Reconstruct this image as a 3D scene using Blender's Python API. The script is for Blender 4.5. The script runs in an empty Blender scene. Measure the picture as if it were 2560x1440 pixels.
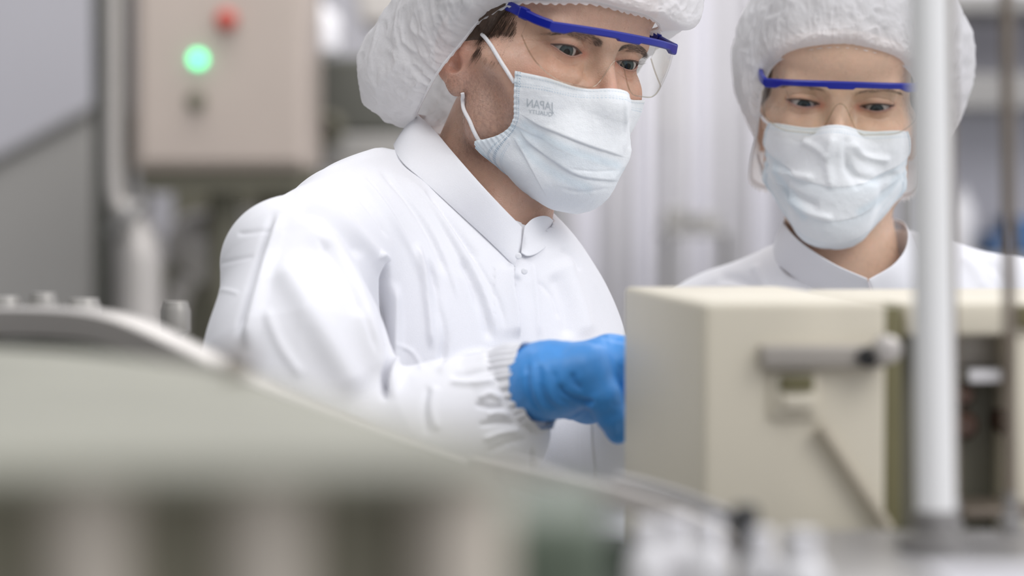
import bpy, bmesh, math, random
import numpy as np
from mathutils import Vector, Matrix
from mathutils.bvhtree import BVHTree

# ------------------------------------------------------------------ camera, light, exposure
F = 6044.0                                  # focal length in pixels of the 2560 wide frame
CH = 1.48
TILT = math.radians(2.0)
scene = bpy.context.scene
col = scene.collection
RC = np.array([[1, 0, 0], [0, math.cos(TILT), math.sin(TILT)], [0, -math.sin(TILT), math.cos(TILT)]])
CP = np.array([0, 0, CH])


def W(px, py, Y):
    """world point seen at pixel px,py at depth Y from the camera"""
    return RC @ np.array([(px - 1280) / F * Y, Y, (720 - py) / F * Y]) + CP


def proj(P):
    q = (np.atleast_2d(P) - CP) @ RC
    return np.stack([1280 + F * q[:, 0] / q[:, 1], 720 - F * q[:, 2] / q[:, 1]], 1)


cam = bpy.data.cameras.new('camera')
cam.sensor_width = 36
cam.lens = F * 36 / 2560
cam.clip_start = 0.05
cam.dof.use_dof = True
cam.dof.focus_distance = 1.92
cam.dof.aperture_fstop = 2.7
camo = bpy.data.objects.new('camera', cam)
camo.location = (0, 0, CH)
camo.rotation_euler = (math.pi / 2 - TILT, 0, 0)
col.objects.link(camo)
scene.camera = camo
scene.view_settings.view_transform = 'Standard'
scene.view_settings.look = 'None'
scene.view_settings.gamma = 1
scene.view_settings.use_curve_mapping = False
scene.view_settings.exposure = 0.1

world = bpy.data.worlds.new('world')
scene.world = world
world.use_nodes = True
bg = world.node_tree.nodes['Background']
bg.inputs[1].default_value = 0.70
# soft surroundings of a bright hall: gradient brighter overhead and right, dimmed below and left to shade left faces
_nt = world.node_tree
_tc = _nt.nodes.new('ShaderNodeTexCoord')
_sx = _nt.nodes.new('ShaderNodeSeparateXYZ')
_nt.links.new(_tc.outputs['Generated'], _sx.inputs[0])


def _ramp(sock, stops):
    r = _nt.nodes.new('ShaderNodeValToRGB')
    m_ = _nt.nodes.new('ShaderNodeMapRange')
    m_.inputs['From Min'].default_value = -1
    m_.inputs['From Max'].default_value = 1
    _nt.links.new(sock, m_.inputs['Value'])
    _nt.links.new(m_.outputs[0], r.inputs[0])
    e = r.color_ramp.elements
    e[0].position, e[0].color = stops[0][0], (*stops[0][1], 1)
    e[1].position, e[1].color = stops[-1][0], (*stops[-1][1], 1)
    for p, c in stops[1:-1]:
        q = e.new(p)
        q.color = (*c, 1)
    return r.outputs[0]


_a = _ramp(_sx.outputs['X'], [(0.0, (0.04, 0.04, 0.043)), (0.35, (0.56, 0.57, 0.59)), (0.7, (1.15, 1.15, 1.2)), (1.0, (1.4, 1.4, 1.45))])
_b = _ramp(_sx.outputs['Z'], [(0.0, (0.55, 0.55, 0.54)), (0.42, (0.74, 0.74, 0.75)), (0.6, (0.95, 0.96, 1.0)), (1.0, (1.7, 1.71, 1.75))])
_mx = _nt.nodes.new('ShaderNodeMix')
_mx.data_type = 'RGBA'
_mx.blend_type = 'MULTIPLY'
_mx.inputs['Factor'].default_value = 1
_nt.links.new(_a, _mx.inputs[6])
_nt.links.new(_b, _mx.inputs[7])
_nt.links.new(_mx.outputs[2], bg.inputs[0])


def area(name, loc, target, sx, sy, power, color=(1, 1, 1)):
    l = bpy.data.lights.new(name, 'AREA')
    l.shape = 'RECTANGLE'
    l.size = sx
    l.size_y = sy
    l.energy = power
    l.color = color
    o = bpy.data.objects.new(name, l)
    o.location = loc
    o.rotation_euler = (Vector(target) - Vector(loc)).to_track_quat('-Z', 'Y').to_euler()
    col.objects.link(o)
    return o


area('ceiling_light', (1.5, 0.2, 3.0), (0.1, 1.7, 1.3), 1.2, 1.2, 21, (1, 0.985, 0.965))
area('ceiling_light', (-1.0, 0.9, 3.3), (0.0, 1.9, 1.3), 1.4, 1.4, 16, (1, 0.99, 0.98))
area('ceiling_light', (0.2, 4.2, 3.4), (0.0, 4.6, 1.0), 3.0, 1.4, 66, (1, 0.98, 0.96))

# ------------------------------------------------------------------ materials
MATS = {}


def mat(name, c, rough=0.5, metal=0.0, noise=0.0, nscale=30, bump=0.0, bscale=200, coat=0.0, sss=0.0, spec=0.5,
        emit=None, estr=0.0, attr=None, alpha=1.0, trans=0.0, sheen=0.0, sweat=False):
    m = bpy.data.materials.new(name)
    m.use_nodes = True
    nt = m.node_tree
    b = nt.nodes['Principled BSDF']
    b.inputs['Base Color'].default_value = (*c, 1)
    b.inputs['Roughness'].default_value = rough
    b.inputs['Metallic'].default_value = metal
    b.inputs['Coat Weight'].default_value = coat
    b.inputs['Specular IOR Level'].default_value = spec
    if sheen:
        b.inputs['Sheen Weight'].default_value = sheen
    if sss:
        b.inputs['Subsurface Weight'].default_value = sss
        b.inputs['Subsurface Radius'].default_value = (1.0, 0.35, 0.2)
        b.inputs['Subsurface Scale'].default_value = 0.006
    if emit:
        b.inputs['Emission Color'].default_value = (*emit, 1)
        b.inputs['Emission Strength'].default_value = estr
    tc = nt.nodes.new('ShaderNodeTexCoord')
    src = None
    if attr:
        a = nt.nodes.new('ShaderNodeAttribute')
        a.attribute_name = attr
        src = a.outputs['Color']
    if noise:
        n = nt.nodes.new('ShaderNodeTexNoise')
        n.inputs['Scale'].default_value = nscale
        n.inputs['Detail'].default_value = 5
        nt.links.new(tc.outputs['Object'], n.inputs['Vector'])
        mr = nt.nodes.new('ShaderNodeMapRange')
        mr.inputs['From Min'].default_value = 0.25
        mr.inputs['From Max'].default_value = 0.75
        mr.inputs['To Min'].default_value = 1 - noise
        mr.inputs['To Max'].default_value = 1 + noise * 0.4
        nt.links.new(n.outputs['Fac'], mr.inputs['Value'])
        mx = nt.nodes.new('ShaderNodeMix')
        mx.data_type = 'RGBA'
        mx.blend_type = 'MULTIPLY'
        mx.inputs['Factor'].default_value = 1
        mx.inputs[6].default_value = (*c, 1)
        if src:
            nt.links.new(src, mx.inputs[6])
        nt.links.new(mr.outputs[0], mx.inputs[7])
        src = mx.outputs[2]
    if src:
        nt.links.new(src, b.inputs['Base Color'])
    if bump:
        n2 = nt.nodes.new('ShaderNodeTexNoise')
        n2.inputs['Scale'].default_value = bscale
        n2.inputs['Detail'].default_value = 4
        nt.links.new(tc.outputs['Object'], n2.inputs['Vector'])
        bp = nt.nodes.new('ShaderNodeBump')
        bp.inputs['Strength'].default_value = bump
        bp.inputs['Distance'].default_value = 0.001
        nt.links.new(n2.outputs['Fac'], bp.inputs['Height'])
        nt.links.new(bp.outputs[0], b.inputs['Normal'])
    if sweat:
        n3 = nt.nodes.new('ShaderNodeTexNoise')
        n3.inputs['Scale'].default_value = 95
        n3.inputs['Detail'].default_value = 6
        nt.links.new(tc.outputs['Object'], n3.inputs['Vector'])
        m3 = nt.nodes.new('ShaderNodeMapRange')
        m3.inputs['From Min'].default_value = 0.40
        m3.inputs['From Max'].default_value = 0.64
        m3.inputs['To Min'].default_value = rough + 0.08
        m3.inputs['To Max'].default_value = 0.20
        nt.links.new(n3.outputs['Fac'], m3.inputs['Value'])
        nt.links.new(m3.outputs[0], b.inputs['Roughness'])
    if trans or alpha < 1:
        out = nt.nodes['Material Output']
        cur = b.outputs[0]
        if trans:
            t = nt.nodes.new('ShaderNodeBsdfTranslucent')
            t.inputs[0].default_value = (*c, 1)
            ms = nt.nodes.new('ShaderNodeMixShader')
            ms.inputs[0].default_value = trans
            nt.links.new(cur, ms.inputs[1])
            nt.links.new(t.outputs[0], ms.inputs[2])
            cur = ms.outputs[0]
        if alpha < 1:
            t = nt.nodes.new('ShaderNodeBsdfTransparent')
            ms = nt.nodes.new('ShaderNodeMixShader')
            ms.inputs[0].default_value = 1 - alpha
            nt.links.new(cur, ms.inputs[1])
            nt.links.new(t.outputs[0], ms.inputs[2])
            cur = ms.outputs[0]
        nt.links.new(cur, out.inputs[0])
    MATS[name] = m
    return m


def clear_mat(name, tint, refl=1.0, ior=1.5, rough=0.02):
    m = bpy.data.materials.new(name)
    m.use_nodes = True
    nt = m.node_tree
    nt.nodes.remove(nt.nodes['Principled BSDF'])
    out = nt.nodes['Material Output']
    t = nt.nodes.new('ShaderNodeBsdfTransparent')
    t.inputs[0].default_value = (*tint, 1)
    g = nt.nodes.new('ShaderNodeBsdfGlossy')
    g.inputs['Roughness'].default_value = rough
    fr = nt.nodes.new('ShaderNodeFresnel')
    fr.inputs[0].default_value = ior
    mu = nt.nodes.new('ShaderNodeMath')
    mu.operation = 'MULTIPLY'
    mu.inputs[1].default_value = refl
    gm = nt.nodes.new('ShaderNodeNewGeometry')
    io = nt.nodes.new('ShaderNodeMapRange')      # undo the flip of the index on the shell's inner side
    io.inputs['To Min'].default_value = ior
    io.inputs['To Max'].default_value = 1 / ior
    nt.links.new(gm.outputs['Backfacing'], io.inputs['Value'])
    nt.links.new(io.outputs[0], fr.inputs[0])
    nt.links.new(fr.outputs[0], mu.inputs[0])
    ms = nt.nodes.new('ShaderNodeMixShader')
    nt.links.new(mu.outputs[0], ms.inputs[0])
    nt.links.new(t.outputs[0], ms.inputs[1])
    nt.links.new(g.outputs[0], ms.inputs[2])
    nt.links.new(ms.outputs[0], out.inputs[0])
    MATS[name] = m
    return m


# ------------------------------------------------------------------ object helpers
def link(o, parent=None):
    col.objects.link(o)
    if parent is not None:
        o.parent = parent
    return o


def tag(o, label=None, cat=None, group=None, kind=None):
    if label: o['label'] = label
    if cat: o['category'] = cat
    if group: o['group'] = group
    if kind: o['kind'] = kind
    return o


def empty(name, loc, label, cat, group=None, rz=0.0):
    o = bpy.data.objects.new(name, None)
    o.location = loc
    o.rotation_euler = (0, 0, rz)
    o.empty_display_size = 0.05
    link(o)
    o.matrix_world  # base of the thing
    return tag(o, label, cat, group)


def put(name, V, Fc, m, parent=None, smooth=True, attrs=None):
    """mesh object from world space vertices; parents are unrotated or handled through their matrix"""
    V = np.asarray(V, float)
    if parent is not None:
        Mx = Matrix.LocRotScale(parent.location, parent.rotation_euler, None)
        p = parent.parent
        while p is not None:
            Mx = Matrix.LocRotScale(p.location, p.rotation_euler, None) @ Mx
            p = p.parent
        Mi = np.array(Mx.inverted())
        V = V @ Mi[:3, :3].T + Mi[:3, 3]
    me = bpy.data.meshes.new(name)
    if isinstance(Fc, np.ndarray) and Fc.ndim == 2:
        nf, k = Fc.shape
        me.vertices.add(len(V))
        me.vertices.foreach_set('co', V.astype(np.float32).ravel())
        me.loops.add(nf * k)
        me.loops.foreach_set('vertex_index', Fc.astype(np.int32).ravel())
        me.polygons.add(nf)
        me.polygons.foreach_set('loop_start', np.arange(0, nf * k, k, dtype=np.int32))
        me.polygons.foreach_set('loop_total', np.full(nf, k, dtype=np.int32))
        me.update(calc_edges=True)
        me.validate()
    else:
        me.from_pydata([tuple(v) for v in V], [], [tuple(int(i) for i in f) for f in Fc])
        me.update()
    if attrs:
        for an, cv in attrs.items():
            cv = np.asarray(cv, np.float32)
            a = me.color_attributes.new(an, 'FLOAT_COLOR', 'POINT')
            c4 = np.ones((len(V), 4), np.float32)
            c4[:, :cv.shape[1]] = cv
            a.data.foreach_set('color', c4.ravel())
    for p in ([smooth] if smooth else []):
        me.polygons.foreach_set('use_smooth', np.ones(len(me.polygons), bool))
    if m is not None:
        me.materials.append(m)
    o = bpy.data.objects.new(name, me)
    return link(o, parent)


class MB:
    """collects simple shapes (world space) into one mesh"""

    def __init__(s):
        s.V = []
        s.F = []

    def add(s, V, Fc):
        n = len(s.V)
        s.V += [tuple(v) for v in V]
        s.F += [tuple(i + n for i in f) for f in Fc]
        return s

    def box(s, c, d, rz=0.0, bev=0.0, R=None):
        c = np.array(c, float)
        d = np.array(d, float) / 2
        if R is None:
            R = np.array([[math.cos(rz), -math.sin(rz), 0], [math.sin(rz), math.cos(rz), 0], [0, 0, 1]])
        bm = bmesh.new()
        bmesh.ops.create_cube(bm, size=2)
        for v in bm.verts:
            v.co = Vector([v.co[i] * d[i] for i in range(3)])
        if bev:
            bmesh.ops.bevel(bm, geom=bm.edges[:], offset=bev, segments=3, affect='EDGES', profile=0.5)
        bm.verts.index_update()
        V = [R @ np.array(v.co) + c for v in bm.verts]
        Fc = [[v.index for v in f.verts] for f in bm.faces]
        bm.free()
        return s.add(V, Fc)

    def tube(s, pts, r, n=16, caps=True, closed=False):
        pts = [np.array(p, float) for p in pts]
        m = len(pts)
        rr = r if hasattr(r, '__len__') else [r] * m
        T = []
        for i in range(m):
            a = pts[(i - 1) % m] if (closed or i > 0) else pts[i]
            b = pts[(i + 1) % m] if (closed or i < m - 1) else pts[i]
            t = b - a
            T.append(t / (np.linalg.norm(t) + 1e-12))
        u = np.cross(T[0], [0, 0, 1.0])
        if np.linalg.norm(u) < 1e-3: u = np.cross(T[0], [1.0, 0, 0])
        u /= np.linalg.norm(u)
        V = []
        for i in range(m):
            u = u - T[i] * (u @ T[i])
            u /= np.linalg.norm(u)
            w = np.cross(T[i], u)
            for k in range(n):
                a = 2 * math.pi * k / n
                V.append(pts[i] + rr[i] * (math.cos(a) * u + math.sin(a) * w))
        Fc = []
        for i in range(m if closed else m - 1):
            j = (i + 1) % m
            for k in range(n):
                k2 = (k + 1) % n
                Fc.append((i * n + k, i * n + k2, j * n + k2, j * n + k))
        if caps and not closed:
            Fc.append(tuple(range(n))[::-1])
            Fc.append(tuple((m - 1) * n + k for k in range(n)))
        return s.add(V, Fc)

    def lathe(s, c, prof, n=40, axis=None):
        """prof: list of (r, h); axis default z"""
        c = np.array(c, float)
        ax = np.array(axis if axis is not None else (0, 0, 1), float)
        ax /= np.linalg.norm(ax)
        u = np.cross(ax, [0, 1.0, 0])
        if np.linalg.norm(u) < 1e-3: u = np.cross(ax, [1.0, 0, 0])
        u /= np.linalg.norm(u)
        w = np.cross(ax, u)
        V = []
        for r, h in prof:
            for k in range(n):
                a = 2 * math.pi * k / n
                V.append(c + ax * h + r * (math.cos(a) * u + math.sin(a) * w))
        Fc = []
        for i in range(len(prof) - 1):
            for k in range(n):
                k2 = (k + 1) % n
                Fc.append((i * n + k, i * n + k2, (i + 1) * n + k2, (i + 1) * n + k))
        Fc.append(tuple(range(n))[::-1])
        Fc.append(tuple((len(prof) - 1) * n + k for k in range(n)))
        return s.add(V, Fc)

    def build(s, name, m, parent=None, smooth=True, ang=35):
        o = put(name, np.array(s.V), s.F, m, parent, smooth)
        bm = bmesh.new()
        bm.from_mesh(o.data)
        bmesh.ops.recalc_face_normals(bm, faces=bm.faces[:])
        for e in bm.edges:
            if len(e.link_faces) == 2 and e.calc_face_angle(0) > math.radians(ang):
                e.smooth = False
        bm.to_mesh(o.data)
        bm.free()
        return o


def catmull(pts, n, closed=False):
    P = np.array(pts, float)
    m = len(P)
    segs = m if closed else m - 1
    out = []
    ts = np.linspace(0, segs, n, endpoint=not closed)
    for t in ts:
        i = min(int(t), segs - 1)
        f = t - i
        if closed:
            p0, p1, p2, p3 = P[(i - 1) % m], P[i % m], P[(i + 1) % m], P[(i + 2) % m]
        else:
            p1, p2 = P[i], P[i + 1]
            p0 = P[i - 1] if i > 0 else 2 * p1 - p2
            p3 = P[i + 2] if i + 2 < m else 2 * p2 - p1
        out.append(0.5 * ((2 * p1) + (-p0 + p2) * f + (2 * p0 - 5 * p1 + 4 * p2 - p3) * f * f + (-p0 + 3 * p1 - 3 * p2 + p3) * f ** 3))
    return np.array(out)


def hashn(i, j, k, seed):
    n = (i * 374761393 + j * 668265263 + k * 1274126177 + seed * 362437) & 0x7fffffff
    n = ((n ^ (n >> 13)) * 1274126177) & 0x7fffffff
    n = (n ^ (n >> 16)) & 0xffff
    return n / 32767.5 - 1


def vnoise(P, seed=0):
    """smooth value noise, -1..1"""
    P = np.asarray(P, float)
    I = np.floor(P).astype(np.int64)
    f = P - I
    f = f * f * f * (f * (f * 6 - 15) + 10)
    r = 0
    for a in (0, 1):
        wa = f[:, 0] if a else 1 - f[:, 0]
        for b in (0, 1):
            wb = f[:, 1] if b else 1 - f[:, 1]
            for c in (0, 1):
                wc = f[:, 2] if c else 1 - f[:, 2]
                r = r + wa * wb * wc * hashn(I[:, 0] + a, I[:, 1] + b, I[:, 2] + c, seed)
    return r


def fbm(P, seed=0, oct=3):
    r = 0
    a = 1.0
    for o in range(oct):
        r = r + a * vnoise(np.asarray(P) * 2 ** o + 7.3 * o, seed + o)
        a *= 0.5
    return r / 1.7


# ------------------------------------------------------------------ signed distance modelling
def ln(v): return np.sqrt((v * v).sum(-1))


def smin(a, b, k):
    if k <= 0: return np.minimum(a, b)
    h = np.maximum(k - np.abs(a - b), 0) / k
    return np.minimum(a, b) - h * h * k * 0.25


def smax(a, b, k): return -smin(-a, -b, k)


def ell(P, c, r, R=None):
    q = P - np.array(c, float)
    if R is not None: q = q @ R
    r = np.array(r, float)
    k0 = ln(q / r)
    k1 = ln(q / (r * r)) + 1e-9
    return np.where(k0 < 1e-3, -r.min(), k0 * (k0 - 1) / k1)


def cone(P, a, b, ra, rb):
    a = np.array(a, float)
    b = np.array(b, float)
    ab = b - a
    t = np.clip(((P - a) @ ab) / (ab @ ab), 0, 1)
    return ln(P - a - t[:, None] * ab) - (ra + (rb - ra) * t)


def rotz(a):
    c, s = math.cos(a), math.sin(a)
    return np.array([[c, -s, 0], [s, c, 0], [0, 0, 1]])


def rotx(a):
    c, s = math.cos(a), math.sin(a)
    return np.array([[1, 0, 0], [0, c, -s], [0, s, c]])


def roty(a):
    c, s = math.cos(a), math.sin(a)
    return np.array([[c, 0, s], [0, 1, 0], [-s, 0, c]])


def sdf_mesh(f, xs, ys, zs, B=8, marg=1.5):
    ax = [np.asarray(a, float) for a in (xs, ys, zs)]
    for i in range(3):
        n = len(ax[i])
        pad = (-n) % B
        st = ax[i][-1] - ax[i][-2]
        ax[i] = np.concatenate([ax[i], ax[i][-1] + st * np.arange(1, pad + 1)])
    nb = [len(a) // B for a in ax]
    cen = [a.reshape(-1, B).mean(1) for a in ax]
    half = [(a.reshape(-1, B)[:, -1] - a.reshape(-1, B)[:, 0]) * 0.5 * B / (B - 1) for a in ax]
    G = np.stack(np.meshgrid(*cen, indexing='ij'), -1).reshape(-1, 3)
    Hh = np.sqrt(sum(h ** 2 for h in np.meshgrid(*half, indexing='ij'))).ravel()
    d = f(G)
    keep = np.nonzero(np.abs(d) < Hh * marg)[0]
    sg = np.sign(d).reshape(nb).astype(np.float32)
    D = sg.repeat(B, 0).repeat(B, 1).repeat(B, 2)
    bi = np.stack(np.unravel_index(keep, nb), 1)
    o = np.stack(np.meshgrid(*[np.arange(B)] * 3, indexing='ij'), -1).reshape(-1, 3)
    for s in range(0, len(bi), 400):
        idx = (bi[s:s + 400, None, :] * B + o[None]).reshape(-1, 3)
        P = np.stack([ax[i][idx[:, i]] for i in range(3)], 1)
        D[idx[:, 0], idx[:, 1], idx[:, 2]] = f(P)
    S = D < 0
    c = S[:-1, :-1, :-1].astype(np.int8)
    c = c.copy()
    for a, b, e in [(0, 0, 1), (0, 1, 0), (0, 1, 1), (1, 0, 0), (1, 0, 1), (1, 1, 0), (1, 1, 1)]:
        c += S[a:S.shape[0] - 1 + a, b:S.shape[1] - 1 + b, e:S.shape[2] - 1 + e]
    cells = np.argwhere((c > 0) & (c < 8))
    del c
    idm = {}
    im = np.full([n - 1 for n in S.shape], -1, np.int32)
    im[cells[:, 0], cells[:, 1], cells[:, 2]] = np.arange(len(cells))
    cr = [(a, b, e) for a in (0, 1) for b in (0, 1) for e in (0, 1)]
    val = np.stack([D[cells[:, 0] + a, cells[:, 1] + b, cells[:, 2] + e] for a, b, e in cr], 1)
    acc = np.zeros((len(cells), 3))
    cnt = np.zeros(len(cells))
    for i in range(8):
        for j in range(i + 1, 8):
            if sum(abs(cr[i][q] - cr[j][q]) for q in range(3)) != 1: continue
            m = (val[:, i] < 0) != (val[:, j] < 0)
            t = val[:, i] / (val[:, i] - val[:, j] + 1e-12)
            p = np.array(cr[i], float) + t[:, None] * (np.array(cr[j], float) - np.array(cr[i], float))
            acc += np.where(m[:, None], p, 0)
            cnt += m
    fr = acc / cnt[:, None]
    V = np.stack([ax[q][cells[:, q]] + fr[:, q] * (ax[q][cells[:, q] + 1] - ax[q][cells[:, q]]) for q in range(3)], 1)
    Q = []
    sl = slice
    e = np.argwhere(S[:-1, 1:-1, 1:-1] != S[1:, 1:-1, 1:-1]) + [0, 1, 1]
    q = np.stack([im[e[:, 0], e[:, 1] - 1, e[:, 2] - 1], im[e[:, 0], e[:, 1], e[:, 2] - 1], im[e[:, 0], e[:, 1], e[:, 2]], im[e[:, 0], e[:, 1] - 1, e[:, 2]]], 1)
    fl = S[e[:, 0], e[:, 1], e[:, 2]]
    Q.append(np.where(fl[:, None], q, q[:, ::-1]))
    e = np.argwhere(S[1:-1, :-1, 1:-1] != S[1:-1, 1:, 1:-1]) + [1, 0, 1]
    q = np.stack([im[e[:, 0] - 1, e[:, 1], e[:, 2] - 1], im[e[:, 0] - 1, e[:, 1], e[:, 2]], im[e[:, 0], e[:, 1], e[:, 2]], im[e[:, 0], e[:, 1], e[:, 2] - 1]], 1)
    fl = S[e[:, 0], e[:, 1], e[:, 2]]
    Q.append(np.where(fl[:, None], q, q[:, ::-1]))
    e = np.argwhere(S[1:-1, 1:-1, :-1] != S[1:-1, 1:-1, 1:]) + [1, 1, 0]
    q = np.stack([im[e[:, 0] - 1, e[:, 1] - 1, e[:, 2]], im[e[:, 0], e[:, 1] - 1, e[:, 2]], im[e[:, 0], e[:, 1], e[:, 2]], im[e[:, 0] - 1, e[:, 1], e[:, 2]]], 1)
    fl = S[e[:, 0], e[:, 1], e[:, 2]]
    Q.append(np.where(fl[:, None], q, q[:, ::-1]))
    Q = np.concatenate(Q)
    Q = Q[(Q >= 0).all(1)]
    return V, Q


def grad(f, P, e):
    g = np.zeros_like(P)
    for i in range(3):
        d = np.zeros(3)
        d[i] = e
        g[:, i] = (f(P + d) - f(P - d)) / (2 * e)
    return g


def snap(f, P, e, it=2, mx=None):
    P = P.copy()
    for _ in range(it):
        d = f(P)
        g = grad(f, P, e)
        st = d / np.maximum((g * g).sum(1), 0.25)
        if mx: st = np.clip(st, -mx, mx)
        P -= st[:, None] * g
    return P


def refine(V, Q, sel):
    """split the quads chosen by sel(centres); transitions handled by bmesh"""
    cen = V[Q].mean(1) if isinstance(Q, np.ndarray) else np.array([V[list(q)].mean(0) for q in Q])
    s = sel(cen)
    bm = bmesh.new()
    vs = [bm.verts.new(v) for v in V]
    es = set()
    for q, k in zip(Q, s):
        try:
            f = bm.faces.new([vs[i] for i in q])
        except ValueError:
            continue
        if k:
            for e in f.edges: es.add(e)
    bmesh.ops.subdivide_edges(bm, edges=list(es), cuts=1, use_grid_fill=True)
    bm.verts.index_update()
    V2 = np.array([v.co[:] for v in bm.verts])
    Q2 = [[v.index for v in f.verts] for f in bm.faces]
    bm.free()
    return V2, Q2


def vnormals(V, Q):
    N = np.zeros_like(V)
    if isinstance(Q, np.ndarray):
        n = np.cross(V[Q[:, 2]] - V[Q[:, 0]], V[Q[:, 3]] - V[Q[:, 1]])
        for i in range(4):
            np.add.at(N, Q[:, i], n)
    else:
        for q in Q:
            n = np.cross(V[q[2]] - V[q[0]], V[q[-1]] - V[q[1]])
            for i in q: N[i] += n
    return N / (ln(N)[:, None] + 1e-12)


def seg_dist(p, pl):
    """distance of 2d points to a polyline, position along it, signed side"""
    best = np.full(len(p), 1e9)
    tt = np.zeros(len(p))
    sd = np.zeros(len(p))
    pl = np.array(pl, float)
    L = np.concatenate([[0], np.cumsum(ln(pl[1:] - pl[:-1]))])
    for i in range(len(pl) - 1):
        a, b = pl[i], pl[i + 1]
        ab = b - a
        t = np.clip(((p - a) @ ab) / (ab @ ab), 0, 1)
        q = p - a - t[:, None] * ab
        d = ln(q)
        m = d < best
        best[m] = d[m]
        tt[m] = (L[i] + t[m] * (L[i + 1] - L[i])) / L[-1]
        sd[m] = np.sign(ab[0] * q[m, 1] - ab[1] * q[m, 0])
    return best, tt, sd

# ------------------------------------------------------------------ heads (local frame in mm: x to the person's left, -y forward, z up, origin between the eyes)
class Frame:
    def __init__(s, yaw, pitch, roll, px, py, Y):
        s.R = RC @ rotz(math.radians(yaw)) @ rotx(math.radians(pitch)) @ roty(math.radians(roll))
        s.o = W(px, py, Y)

    def w(s, p): return s.o + (np.atleast_2d(np.asarray(p, float)) * 0.001) @ s.R.T

    def l(s, P): return ((np.atleast_2d(P) - s.o) @ s.R) * 1000

    def ray(s, px, py):
        d = (W(px, py, 1.0) - CP) @ s.R
        o = ((CP - s.o) @ s.R) * 1000
        return o, d / np.linalg.norm(d)

    def hit(s, f, px, py, t0=1500, t1=2400):
        """march the ray through a pixel onto a surface of the head; local mm"""
        o, d = s.ray(px, py)
        t = t0
        best = (1e9, t0)
        for _ in range(200):
            p = o + d * t
            v = float(f(p[None])[0])
            if v < best[0]: best = (v, t)
            if v < 0.02: return p
            t += max(v * 0.7, 0.05)
            if t > t1: break
        return o + d * best[1]


def alm(x, z, e):
    """signed distance to the almond of the eye opening: e = (half width, upper sag, lower sag, tilt)"""
    hw, up, lo, tl = e
    z = z - tl * x
    ru = (hw * hw + up * up) / (2 * up)
    rl = (hw * hw + lo * lo) / (2 * lo)
    return np.maximum(np.hypot(x, z - (up - ru)) - ru, np.hypot(x, z + (lo - rl)) - rl)


def make_head(prm):
    w = prm['w']            # width factor
    ex = prm['eye_x']
    eyes = prm['eyes']

    def f(P, fine=True, cut=True):
        A = P.copy()
        A[:, 0] = np.abs(A[:, 0])
        far = ln(A - np.array([0, 55, -10.])) > 190
        out = ln(A - np.array([0, 55, -10.])) - 120
        I = ~far
        if not I.any(): return out
        A = A[I]
        S = P[I, 0]
        d = ell(A, (0, 75, 38), (76 * w, 96, 87))
        d = smin(d, ell(A, (0, 5, 48), (56 * w, 28, 36)), 22)
        d = smin(d, ell(A, (0, 26, -35), (60 * w, 50, 60)), 20)
        d = smin(d, cone(A, (0, 2, -98), (0, 20, -95), prm['chin'], 22), 16)
        d = smin(d, cone(A, (14, 2, -101), (47 * w, 52, -70), 14, 15), 16)
        d = smin(d, cone(A, (47 * w, 52, -70), (58 * w, 70, -20), 15, 15), 18)
        d = smin(d, cone(A, (40 * w, 4, -26), (62 * w, 40, -18), 16, 12), 16)
        d = smin(d, cone(A, (8, -12, prm['brow'][0]), (42 * w, -3, prm['brow'][0] + 2), prm['brow'][1], 9), 10)
        # sockets
        d = smax(d, -ell(A, (ex, -19, -2), (17.5, 11.5, 12)), 9)
        d = smax(d, -ell(A, (15, -22, -6), (5, 10, 14)), 8)
        # nose
        nb, nt = prm['nose']
        d = smin(d, cone(A, nb, nt, 4.2, 6.8), 9)
        d = smin(d, ln(A - np.array(nt) - np.array([0, -1.5, -2])) - 8.0, 5)
        d = smin(d, ell(A, (11, nt[1] + 12, nt[2] - 4), (6, 10, 7)), 6)
        # lips
        d = smin(d, ell(A, (0, -22, -72), (24, 10, 9)), 8)
        # ear
        Re = rotz(math.radians(-22)) @ rotx(math.radians(-8))
        ec = np.array([75 * w, 80, -19.])
        q = (A - ec) @ Re
        e = ell(q, (0, 0, 4), (5.5, 17, 29))
        e = smin(e, ell(q, (1, -7, -23), (5, 10, 12)), 5)
        e = smax(e, -ell(q, (7, 1, 6), (7.5, 11, 21)), 3)
        e = smin(e, ell(q, (1, -12, 0), (4.5, 5, 7)), 3)
        e = smax(e, -ell(q, (4, -5, -9), (7, 6.5, 7)), 3)
        d = smin(d, e, 4)
        if fine:
            Ax = np.where(S > 0, 0, 1)
            lid = ln(A - np.array([ex, 0.3, 0.])) - 13.1
            d = smin(d, lid, 5)
            if cut:
                near = (np.abs(A[:, 0] - ex) < 22) & (np.abs(A[:, 2]) < 16) & (A[:, 1] < 6)
                if near.any():
                    B = A[near]
                    a0 = alm(B[:, 0] - ex, B[:, 2] - prm.get('eye_dz', -0.5), eyes)
                    c = smax(a0, B[:, 1] - np.interp(np.abs(B[:, 0] - ex), [0, 9, 15], [-1, -3, -5.5]), 0.6)
                    d[near] = smax(d[near], -c, 0.7)
        out[I] = d
        return out
    return f


def head_strokes(L, N, lst):
    """fine relief on the face: polylines in (|x|,z) mm on the front, width mm, height mm"""
    p = np.stack([np.abs(L[:, 0]), L[:, 2]], 1)
    out = np.zeros(len(L))
    front = L[:, 1] < 25
    for pl, wd, h in lst:
        d, t, s = seg_dist(p, pl)
        out += np.where(front, h * np.exp(-(d / wd) ** 2) * np.sin(np.pi * np.clip(t * 0.96 + 0.02, 0, 1)) ** 0.5, 0)
    return out


def gs(d, s): return np.exp(-(d / s) ** 2)


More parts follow.
